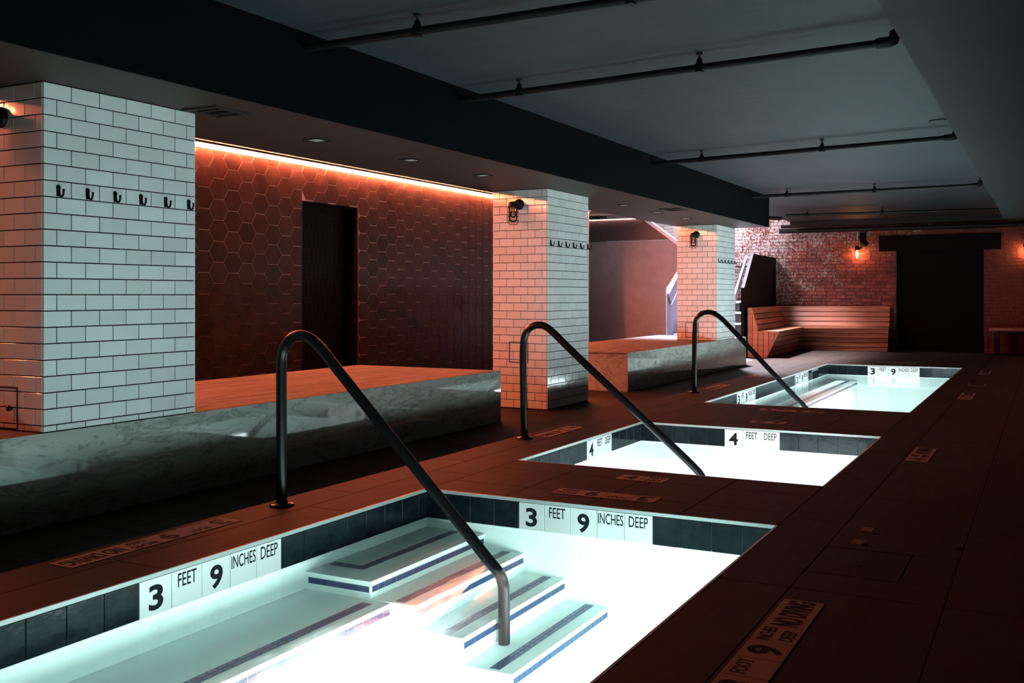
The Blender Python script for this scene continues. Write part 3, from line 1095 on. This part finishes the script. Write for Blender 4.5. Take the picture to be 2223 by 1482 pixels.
hb = thing('access_hatch', 'square tiled access hatch cover in the deck right of the nearest pool', 'hatch', (-0.72, 4.27, 0))
MB().box(HATCH[0] + 0.004, HATCH[1] - 0.006, HATCH[2] + 0.006, HATCH[3] - 0.006, -0.011, -0.0005).build('cover', 'deck', hb)
MB().lathe((-0.722, 4.226, -0.0006), (0, 0, 1), [(0, 0.012), (0.0015, 0.012)], 12).build('screw', 'dark_slot', hb)
for nm, x, y in (('far', -0.797, 4.90), ('near', -0.797, 4.63)):
    tp = MB().box(x - 0.028, x + 0.028, y - 0.042, y + 0.042, 0.0002, 0.0012)
    tag(tp.build('tape', 'yellow', loc=(x, y, 0)), 'strip of yellow tape stuck on the deck, %s' % ('farther from the hatch' if nm == 'far' else 'closest to the hatch'), 'tape', 'yellow deck tapes')
for x, y, w_ in ((-0.75, 4.827, 'beside the farther yellow tape'), (-0.762, 4.59, 'beside the nearer yellow tape'), (-0.367, 4.707, 'right of the yellow tapes')):
    tag(MB().lathe((x, y, 0.0002), (0, 0, 1), [(0, 0.016), (0.002, 0.016), (0.003, 0.006)], 14).build('floor_bolt', 'dark_slot', loc=(x, y, 0)), 'small round black bolt in the deck, ' + w_, 'bolt', 'deck bolts')
br = MB()
br.box(-0.93, -0.915, 13.25, 13.6, 0.0002, 0.002); br.box(-0.93, -0.72, 13.25, 13.29, 0.0002, 0.002); br.box(-0.735, -0.72, 13.25, 13.6, 0.0002, 0.002)
tag(br.build('tape', 'deck_marker', loc=(-0.83, 13.4, 0)), 'pale bracket of tape on the deck right of the longest pool', 'tape')

# ------------------------------------------------------------------ marble benches
def bench(label, xa, ya, yb, joints, end_front):
    t = thing('marble_bench', label, 'bench', ((xa + XB) / 2, (ya + yb) / 2, 0), 'marble benches')
    e = 0.02
    ys = [ya] + joints + [yb]
    for i in range(len(ys) - 1):
        g_ = 0.0006
        MB().box(XB - e, XB, ys[i] + g_, ys[i + 1] - g_, 0, ZB - 0.0005).build('front_slab', 'marble', t)
        MB().box(xa, XB - e - 0.0008, ys[i] + g_, ys[i + 1] - g_, ZB - 0.02, ZB).build('seat_slab', 'marble_top', t)
    MB().box(xa + 0.03, XB - e - 0.001, ya + 0.03, yb - 0.03, 0, ZB - 0.0205).build('base', 'grout_dark', t)
    if end_front:
        MB().box(xa, XB - e - 0.001, ya, ya + 0.02, 0, ZB - 0.021).build('end_slab', 'marble', t)
    return t


bench('long marble bench with red lit seat left of the nearest handrail', -6.123, -1.2, 7.642, [1.3, 4.157], False)
bench('marble bench with veined end face beyond the middle column', -6.05, 10.612, 15.632, [13.1], True)

# ------------------------------------------------------------------ tiled columns
CW, CL = 0.636, 0.958
TPU, TPV = 0.1636, 0.0818
GR = 0.0056


def column(ya, zb, label, panel):
    x0_, x1_, yb = XB - CW, XB, ya + CL
    t = thing('tiled_column', label, 'column', ((x0_ + x1_) / 2, (ya + yb) / 2, zb), 'subway tiled columns', 'thing')
    MB().box(x0_ + 0.008, x1_ - 0.008, ya + 0.008, yb - 0.008, zb, ZS).build('core', 'grout_dark', t)
    k = 0
    z1 = ZS - 0.0015
    zj = 2.134
    while z1 > zb + 0.012:
        z0 = max(zj, zb + 0.002)
        h = z1 - z0 - GR
        if h > 0.01:
            zc = (z0 + z1) / 2
            # +x face from the near corner
            y = ya - (TPU / 2 if k % 2 else 0.0) - (0.0 if k % 2 else 0.008)
            if k % 2: y -= 0.008
            while y < yb - 0.012:
                a, b_ = max(y, ya + 0.0005), min(y + TPU, yb)
                if b_ - a > 0.014:
                    piece('tile', t, '+x', (x1_ - 0.008, 0, 0), (a + b_) / 2, zc, b_ - a - GR, h, 'white_tile', 0.008, 0.0012)
                y += TPU
            # -y face from the right-hand corner
            x = x1_ - (0.062 if k % 2 == 0 else 0.143)
            edges = [x1_ - 0.0085]
            while x > x0_:
                edges.append(x); x -= TPU
            edges.append(x0_)
            for i in range(len(edges) - 1):
                b_, a = edges[i], edges[i + 1]
                if b_ - a > 0.014:
                    piece('tile', t, '-y', (0, ya + 0.008, 0), (a + b_) / 2, zc, b_ - a - GR, h, 'white_tile', 0.008, 0.0012)
        z1 = zj
        zj -= TPV
        k += 1
    # plain tile on the two hidden faces, joined
    MB().box(x0_, x0_ + 0.0075, ya + 0.01, yb, zb + 0.002, ZS - 0.002).box(x0_ + 0.01, x1_ - 0.0085, yb - 0.0075, yb, zb + 0.002, ZS - 0.002).build('rear_cladding', 'white_tile', t)
    pa, pb, pc, pd = panel
    fr_ = MB()
    w_ = 0.008
    yy0, yy1 = ya - 0.0022, ya + 0.0015
    fr_.box(pa, pb, yy0, yy1, pd - w_, pd).box(pa, pb, yy0, yy1, pc, pc + w_)
    fr_.box(pa, pa + w_, yy0, yy1, pc + w_, pd - w_).box(pb - w_, pb, yy0, yy1, pc + w_, pd - w_)
    f_ = fr_.build('access_panel', 'frame_dark', t)
    MB().lathe((pb - 0.045, ya, (pc + pd) / 2), (0, -1, 0), [(0, 0.008), (0.012, 0.008), (0.013, 0.014), (0.024, 0.014), (0.027, 0.008)], 14).build('knob', 'black_metal', f_)
    return t


YC = [3.164, 8.558, 14.046]
column(YC[0], ZB + 0.001, 'nearest white subway tiled column standing on the long marble bench', (-4.905, -4.686, 0.468, 0.684))
column(YC[1], 0.0, 'middle white subway tiled column standing on the deck', (-4.930, -4.710, 0.466, 0.678))
column(YC[2], ZB + 0.001, 'farthest white subway tiled column on the second marble bench', (-4.988, -4.775, 0.506, 0.733))

# hooks
HY_ = [0.081, 0.247, 0.412, 0.576, 0.742, 0.905]
ORD = ['first', 'second', 'third', 'fourth', 'fifth', 'sixth']
NAME = ['nearest tiled column', 'middle tiled column', 'farthest tiled column']
hook_me = None
for c, yc in enumerate(YC):
    for i, dy in enumerate(HY_):
        if c == 1: dy = 0.066 + i * 0.1735
        if c == 2: dy = 0.078 + i * 0.170
        if hook_me is None:
            base = MB()
            base.hexa([(0, -0.009, -0.028), (0.006, -0.007, -0.028), (0.006, 0.007, -0.028), (0, 0.009, -0.028)], [(0, -0.011, 0.022), (0.006, -0.009, 0.022), (0.006, 0.009, 0.022), (0, 0.011, 0.022)])
            base.lathe((0.0, 0, 0.018), (1, 0, 0), [(0, 0.012), (0.006, 0.011), (0.008, 0.006)], 12)
            pm = MB().tube([(0.005, 0, 0.012), (0.008, 0, -0.010), (0.014, 0, -0.024), (0.024, 0, -0.030), (0.034, 0, -0.026), (0.040, 0, -0.014), (0.042, 0, 0.002), (0.041, 0, 0.008)], [0.006, 0.006, 0.006, 0.006, 0.006, 0.0055, 0.0055, 0.007], 8)
            hook_me = (base.mesh('plate'), pm.mesh('prong'))
            for q in hook_me: q.materials.append(M['black_metal'])
        h = thing('coat_hook', '%s black coat hook from the near corner of the %s' % (ORD[i], NAME[c]), 'hook', (XB, yc + dy, 1.675), 'coat hooks on the tiled columns')
        for nm, me in zip(('plate', 'prong'), hook_me):
            o = bpy.data.objects.new(nm, me); COL.objects.link(o); o.parent = h

# caged wall lamps
def sconce(x, y, z, label):
    t = thing('wall_lamp', label, 'lamp', (x, y, z), 'caged wall lamps')
    MB().lathe((x, y, z), (0, -1, 0), [(0, 0.054), (0.018, 0.054), (0.03, 0.044), (0.036, 0.02)], 24).build('backplate', 'black_cast', t)
    cx_, cy_ = x - 0.012, y - 0.105
    MB().tube([(x, y - 0.03, z - 0.002), (x - 0.004, y - 0.06, z + 0.008), (cx_, cy_ + 0.01, z + 0.006)], 0.020, 12).build('arm', 'black_cast', t)
    MB().lathe((cx_, cy_, z + 0.022), (0, 0, -1), [(0, 0.02), (0.008, 0.042), (0.024, 0.048), (0.050, 0.052), (0.054, 0.050)], 24).build('cap', 'black_cast', t)
    cg = MB()
    top, bot = z - 0.030, z - 0.205
    R_ = 0.054
    for k in range(4):
        zz = top - (top - bot) * (k + 0.2) / 4.0
        cg.tube([(cx_ + R_ * math.cos(a * PI / 12), cy_ + R_ * math.sin(a * PI / 12), zz) for a in range(25)], 0.0028, 6, False)
    for k in range(6):
        a = 2 * PI * (k + 0.25) / 6
        ca, sa = math.cos(a), math.sin(a)
        cg.tube([(cx_ + R_ * ca, cy_ + R_ * sa, top), (cx_ + R_ * ca, cy_ + R_ * sa, bot + 0.012), (cx_ + R_ * .75 * ca, cy_ + R_ * .75 * sa, bot - 0.002), (cx_, cy_, bot - 0.006)], 0.0028, 6, False)
    cg.build('cage', 'black_cast', t)
    MB().lathe((cx_, cy_, top), (0, 0, -1), [(0, 0.044), (0.12, 0.044), (0.145, 0.036), (0.155, 0.012)], 20).build('glass_jar', 'glass', t)
    MB().lathe((cx_, cy_, top), (0, 0, -1), [(0, 0.014), (0.03, 0.014), (0.05, 0.024), (0.08, 0.030), (0.10, 0.022), (0.112, 0.006)], 16).build('bulb', 'glass', t)
    return t


sconce(-4.816, YC[0], 2.058, 'caged black wall lamp cut by the photo edge on the nearest column')
sconce(-4.812, YC[1], 2.066, 'caged black wall lamp on the middle tiled column')
sconce(-4.812, YC[2], 2.070, 'caged black wall lamp on the farthest tiled column')

# ------------------------------------------------------------------ pool handrails
def rail(pts, y, label):
    t = thing('handrail', label, 'handrail', (pts[0][0], y, 0), 'black pool handrails')
    P = [Vector((a, y, b)) for a, b in pts]
    # smooth the arch by Chaikin cutting, keeping the ends
    for _ in range(3):
        Q = [P[0]]
        for i in range(len(P) - 1):
            a, b_ = P[i], P[i + 1]
            Q += [a * 0.75 + b_ * 0.25, a * 0.25 + b_ * 0.75]
        P = Q + [P[-1]]
    MB().tube(P, 0.0285, 20).build('tube', 'black_metal', t)
    MB().lathe((pts[0][0], y, 0.0003), (0, 0, 1), [(0, 0.067), (0.008, 0.067), (0.014, 0.060), (0.016, 0.034), (0.03, 0.033)], 28).build('flange', 'black_metal', t)
    return t


rail([(-3.763, 0.004), (-3.766, 0.45), (-3.767, 0.70), (-3.764, 0.85), (-3.69, 0.93), (-3.585, 0.935), (-3.48, 0.86), (-3.40, 0.777), (-2.60, 0.008), (-2.45, -0.14), (-2.365, -0.215), (-2.362, -0.33), (-2.36, -0.53)], 4.049, 'black handrail arching into the nearest pool steps')
rail([(-3.770, 0.004), (-3.782, 0.45), (-3.785, 0.70), (-3.772, 0.84), (-3.70, 0.91), (-3.59, 0.915), (-3.48, 0.83), (-3.40, 0.755), (-2.55, 0.055), (-2.38, -0.085), (-2.265, -0.19), (-2.26, -0.32), (-2.26, -0.78)], 6.791, 'black handrail arching into the middle pool')
rail([(-3.755, 0.004), (-3.753, 0.45), (-3.750, 0.74), (-3.735, 0.87), (-3.66, 0.945), (-3.53, 0.955), (-3.42, 0.88), (-3.34, 0.803), (-2.60, 0.040), (-2.44, -0.115), (-2.35, -0.21), (-2.345, -0.33), (-2.34, -0.78)], 10.88, 'black handrail arching into the longest pool')

# ------------------------------------------------------------------ ceiling fixtures
def downlight(y, label):
    t = thing('downlight', label, 'light', (-4.515, y, ZS), 'square recessed downlights')
    f_ = MB()
    a, w_ = 0.066, 0.016
    x = -4.515
    z0, z1 = ZS - 0.006, ZS - 0.0003
    f_.box(x - a, x + a, y - a, y - a + w_, z0, z1).box(x - a, x + a, y + a - w_, y + a, z0, z1)
    f_.box(x - a, x - a + w_, y - a + w_, y + a - w_, z0, z1).box(x + a - w_, x + a, y - a + w_, y + a - w_, z0, z1)
    f_.build('frame', 'black_cast', t)
    MB().box(x - a + w_, x + a - w_, y - a + w_, y + a - w_, ZS - 0.003, ZS - 0.0006).build('lens', 'light_metal', t)


WHERE = ['closest to the nearest column', 'second from the nearest column', 'closest before the middle column', 'closest beyond the middle column', 'beside the square vent before the farthest column', 'closest before the farthest column']
for y, w_ in zip((5.198, 6.287, 7.372, 10.557, 11.63, 12.752), WHERE):
    downlight(y, 'square recessed downlight in the soffit, ' + w_)


def vent(x, y, label):
    t = thing('air_vent', label, 'vent', (x, y, ZS), 'square air vents')
    f_ = MB()
    a, w_ = 0.135, 0.03
    z0, z1 = ZS - 0.012, ZS - 0.0003
    f_.box(x - a, x + a, y - a, y - a + w_, z0, z1).box(x - a, x + a, y + a - w_, y + a, z0, z1)
    f_.box(x - a, x - a + w_, y - a + w_, y + a - w_, z0, z1).box(x + a - w_, x + a, y - a + w_, y + a - w_, z0, z1)
    f_.build('frame', 'soffit', t)
    MB().box(x - a + w_, x + a - w_, y - a + w_, y + a - w_, ZS - 0.002, ZS - 0.0006).build('backing', 'dark_slot', t)
    for k in (-0.045, 0.045):
        MB().box(x - a + w_ + 0.012, x + a - w_ - 0.012, y + k - 0.008, y + k + 0.008, ZS - 0.010, ZS - 0.004).build('blade', 'soffit', t)


vent(-4.33, 4.128, 'square slotted air vent in the soffit beside the nearest column')
vent(-4.18, 11.32, 'square air vent in the soffit before the farthest column')

def sprinkler(a, b_, drops, label, end=True, zc=ZC):
    A, B_ = Vector(a), Vector(b_)
    t = thing('sprinkler_pipe', label, 'pipe', ((A + B_) / 2), 'sprinkler pipes under the ceiling')
    MB().tube([A, B_], 0.024, 14).build('pipe', 'black_cast', t)
    for k in drops:
        p_ = A.lerp(B_, k)
        f_ = MB().lathe(p_ - Vector((0, 0, 0.028)), (0, 0, 1), [(0, 0.03), (0.05, 0.03), (0.062, 0.02), (0.085, 0.016)], 12)
        f_.build('fitting', 'black_cast', t)
        hd = MB().lathe(p_ + Vector((0, 0, 0.05)), (0, 0, 1), [(0, 0.008), (max(0.01, zc - 0.012 - p_.z - 0.05), 0.008), (max(0.012, zc - 0.010 - p_.z - 0.05), 0.022), (max(0.016, zc - 0.004 - p_.z - 0.05), 0.022)], 12)
        hd.build('sprinkler_head', 'black_cast', t)
    if end:
        d_ = (B_ - A).normalized()
        MB().tube([B_ - d_ * 0.07, B_, B_ + d_ * 0.025 + Vector((0, 0, 0.006)), B_ + d_ * 0.034 + Vector((0, 0, 0.04)), B_ + d_ * 0.034 + Vector((0, 0, 0.062))], [0.032, 0.032, 0.032, 0.031, 0.029], 14).build('elbow', 'black_cast', t)
        hd = MB().lathe(B_ + d_ * 0.034 + Vector((0, 0, 0.055)), (0, 0, 1), [(0, 0.014), (0.02, 0.008), (0.035, 0.008), (0.037, 0.020), (0.041, 0.020)], 12)
        hd.build('sprinkler_head', 'black_cast', t)
    return t


ZP = 2.605
sprinkler((-3.94, 4.43, ZP), (-0.56, 4.38, ZP), [0.24, 0.62], 'nearest black sprinkler pipe, crossing the top edge of the photo', True)
sprinkler((-3.94, 6.12, ZP), (-0.825, 5.80, ZP), [0.17, 0.62], 'black sprinkler pipe with end elbow, second from the camera')
sprinkler((-3.94, 10.02, ZP), (-0.80, 9.56, ZP), [0.19, 0.61], 'black sprinkler pipe with end elbow, third from the camera')
sprinkler((-3.94, 14.02, ZP), (-0.845, 13.86, ZP), [0.17, 0.57], 'black sprinkler pipe at the end of the bulkhead, fourth from the camera')
sprinkler((-4.30, 17.60, ZP), (-0.6, 17.90, ZP), [0.1, 0.45], 'farthest sprinkler pipe before the brick wall', False)
# round speaker cover in the ceiling
cs = MB().lathe((-0.86, 9.15, ZC - 0.0003), (0, 0, -1), [(0, 0.10), (0.008, 0.10), (0.012, 0.092)], 32)
tag(cs.build('ceiling_speaker', 'ceiling', loc=(-0.86, 9.15, ZC)), 'round flush speaker cover in the ceiling beside the right soffit', 'speaker')
# services along the brick wall
def pipe(path, r_, label, material='black_cast', n=12):
    o = MB().tube(path, r_, n).build('service_pipe', material, loc=path[0])
    return tag(o, label, 'pipe', 'service pipes on the brick wall')
pipe([(-5.2, YW - 0.30, 2.52), (3.2, YW - 0.30, 2.52)], 0.05, 'thick dark pipe along the top of the brick wall')
pipe([(-5.2, YW - 0.16, 2.63), (3.2, YW - 0.16, 2.63)], 0.035, 'thinner dark pipe tight under the ceiling along the brick wall')
pipe([(-4.45, 14.96, 2.52), (-4.45, 17.0, 2.52), (-4.40, 17.55, 2.55)], 0.035, 'short dark pipe running back from the end of the bulkhead')
pipe([(-3.475, YW - 0.20, 2.455), (-3.475, YW - 0.20, 2.34), (-3.465, YW - 0.19, 2.27), (-3.43, YW - 0.12, 2.215)], 0.068, 'fat black duct dropping down the brick wall beside the bulb', 'black_matte', 20)
bs = MB()
bs.box(-4.9, 3.2, YW - 0.60, YW - 0.36, ZC - 0.10, ZC - 0.002)
tag(bs.build('steel_beam', 'black_cast', loc=(-1, YW - 0.4, ZC - 0.1)), 'dark steel beam under the ceiling in front of the brick wall', 'beam')
tag(MB().box(-2.21, -2.13, YW - 0.06, YW - 0.012, 2.58, 2.64).build('junction_box', 'conduit', loc=(-2.17, YW, 2.6)), 'small pale box on the bricks above the doorway', 'box')

# bulbs on the brick wall
def wall_bulb(x, label, pw):
    y = YW - 0.13
    t = thing('bulb_lamp', label, 'lamp', (x, YW, 2.1), 'bare bulb lamps on the brick wall')
    MB().tube([(x + 0.01, y + 0.02, 2.60), (x + 0.005, y + 0.01, 2.40), (x, y, 2.18)], 0.011, 8).build('conduit', 'conduit', t)
    MB().lathe((x, y, 2.185), (0, 0, -1), [(0, 0.016), (0.01, 0.036), (0.03, 0.044), (0.09, 0.048), (0.095, 0.044)], 18).build('socket', 'black_cast', t)
    MB().tube([(x + 0.03, y, 2.13), (x + 0.05, y + 0.06, 2.13), (x + 0.05, YW - 0.01, 2.13)], 0.02, 10).build('bracket', 'black_cast', t)
    MB().lathe((x, y, 2.088), (0, 0, -1), [(0, 0.03), (0.03, 0.041), (0.12, 0.041), (0.155, 0.033), (0.17, 0.012)], 18).build('glass_jar', 'glass', t)
    MB().lathe((x, y, 2.085), (0, 0, -1), [(0, 0.010), (0.02, 0.014), (0.05, 0.024), (0.10, 0.026), (0.135, 0.016), (0.145, 0.005)], 14).build('bulb', 'bulb_on', t)


wall_bulb(-3.60, 'glowing bare bulb on the brick wall between bench and doorway', 1)
wall_bulb(-0.395, 'glowing bare bulb on the bricks right of the doorway, at the photo edge', 1)

# ------------------------------------------------------------------ cedar bench
cb = thing('cedar_bench', 'L-shaped cedar slat bench in the corner before the brick wall', 'bench', (-4.0, 20.2, 0))


def plank(p0, p1, q0, q1, thick):
    """board between the edges p0-p1 (lower) and q0-q1 (upper), thick along its normal inwards"""
    P = [Vector(a) for a in (p0, p1, q1, q0)]
    n = (P[1] - P[0]).cross(P[3] - P[0]).normalized()
    MB().prism(P, -n * thick).build('slat', 'cedar', cb)


def lerp(a, b_, t):
    return tuple(a[i] + (b_[i] - a[i]) * t for i in range(3))


def slats(p0, p1, q0, q1, n, thick=0.022, gap=0.15):
    for k in range(n):
        a, b_ = k / n + gap / n / 2, (k + 1) / n - gap / n / 2
        plank(lerp(p0, q0, a), lerp(p1, q1, a), lerp(p0, q0, b_), lerp(p1, q1, b_), thick)


SEAT, TOPZ = 0.49, 0.905
# key lines; left wing runs back along the guard panel, right wing along the bricks
Lf = lambda z: -4.43 + (0.0 if z >= SEAT else -(SEAT - z) / SEAT * 0.225)      # near end, front edge
nf0, nf1 = (-4.655, 17.55, 0.0), (-4.43, 17.55, SEAT - 0.03)
inF0, inF1 = (-4.72, 20.28, 0.0), (-4.57, 20.13, SEAT - 0.03)
rF0, rF1 = (-2.93, 20.42, 0.0), (-2.90, 20.36, SEAT - 0.03)
slats(nf0, inF0, nf1, inF1, 5)
slats(inF0, rF0, inF1, rF1, 5)
# seats
plank((-4.43, 17.55, SEAT), (-4.57, 20.13, SEAT), (-4.82, 17.55, SEAT), (-5.06, 20.52, SEAT), 0.03)
plank((-4.57, 20.13, SEAT), (-2.90, 20.36, SEAT), (-5.06, 20.52, SEAT), (-2.90, 20.66, SEAT), 0.03)
# backs
nb0, nb1 = (-4.815, 17.55, SEAT + 0.005), (-4.935, 17.55, TOPZ)
ib0, ib1 = (-5.05, 20.52, SEAT + 0.005), (-5.19, 20.74, TOPZ)
rb0, rb1 = (-2.93, 20.66, SEAT + 0.005), (-2.945, 20.84, TOPZ)
slats(nb0, ib0, nb1, ib1, 4)
slats(ib0, rb0, ib1, rb1, 4)
plank((-4.935, 17.55, TOPZ + 0.012), (-5.19, 20.74, TOPZ + 0.012), (-5.02, 17.55, TOPZ + 0.012), (-5.27, 20.86, TOPZ + 0.012), 0.02)
plank((-5.19, 20.74, TOPZ + 0.012), (-2.945, 20.84, TOPZ + 0.012), (-5.27, 20.90, TOPZ + 0.012), (-2.945, 20.92, TOPZ + 0.012), 0.02)
# near end cheek of upright boards
yb_ = 17.55
xs = [-5.02, -4.925, -4.82, -4.72, -4.62, -4.52, -4.43]
def prof_top(x):
    if x <= -4.935: return TOPZ
    if x <= -4.815: return TOPZ + (SEAT - TOPZ) * (x + 4.935) / 0.12
    return SEAT - 0.03
def prof_bot(x):
    return 0.0 if x <= -4.655 else (x + 4.655) / 0.225 * (SEAT - 0.03)
for a, b_ in zip(xs[:-1], xs[1:]):
    a2, b2 = a + 0.005, b_ - 0.005
    knots = sorted({a2, b2, *[q for q in (-4.935, -4.815, -4.655) if a2 < q < b2]})
    tops = [(x, yb_ - 0.002, prof_top(x)) for x in knots]
    bots = [(x, yb_ - 0.002, prof_bot(x)) for x in knots]
    pts = bots + tops[::-1]
    cl_ = []
    for q in pts:
        if not cl_ or (Vector(q) - Vector(cl_[-1])).length > 1e-4: cl_.append(q)
    MB().prism(cl_, (0, 0.022, 0)).build('end_board', 'cedar', cb)
# carcass behind the boards
cc_ = MB()
cc_.hexa([(-5.0, 17.58, 0.005), (-4.70, 17.58, 0.005), (-4.76, 20.32, 0.005), (-5.25, 20.86, 0.005)], [(-5.0, 17.58, SEAT - 0.04), (-4.49, 17.58, SEAT - 0.04), (-4.64, 20.18, SEAT - 0.04), (-5.25, 20.86, SEAT - 0.04)])
cc_.hexa([(-4.76, 20.34, 0.005), (-2.97, 20.48, 0.005), (-2.97, 20.9, 0.005), (-5.25, 20.88, 0.005)], [(-4.64, 20.20, SEAT - 0.04), (-2.94, 20.42, SEAT - 0.04), (-2.94, 20.9, SEAT - 0.04), (-5.25, 20.88, SEAT - 0.04)])
cc_.hexa([(-5.0, 17.58, SEAT - 0.03), (-4.86, 17.58, SEAT - 0.03), (-5.10, 20.55, SEAT - 0.03), (-5.27, 20.88, SEAT - 0.03)], [(-5.0, 17.58, TOPZ - 0.01), (-4.97, 17.58, TOPZ - 0.01), (-5.22, 20.78, TOPZ - 0.01), (-5.27, 20.88, TOPZ - 0.01)])
cc_.hexa([(-5.10, 20.57, SEAT - 0.03), (-2.97, 20.70, SEAT - 0.03), (-2.97, 20.92, SEAT - 0.03), (-5.25, 20.90, SEAT - 0.03)], [(-5.21, 20.79, TOPZ - 0.01), (-2.97, 20.88, TOPZ - 0.01), (-2.97, 20.92, TOPZ - 0.01), (-5.25, 20.91, TOPZ - 0.01)])
cc_.build('carcass', 'cedar_gap', cb)

# low bench at the right end of the brick wall
rb = thing('wooden_bench', 'low dark wooden bench on black legs right of the doorway', 'bench', (-0.2, 20.4, 0))
for k in range(3):
    MB().box(-1.03, 0.75, 20.30 + 0.14 * k, 20.43 + 0.14 * k, 0.465, 0.515).build('slat', 'cedar', rb)
for x in (-0.94, 0.60):
    MB().box(x, x + 0.09, 20.33, 20.68, 0, 0.465).build('leg', 'black_cast', rb)
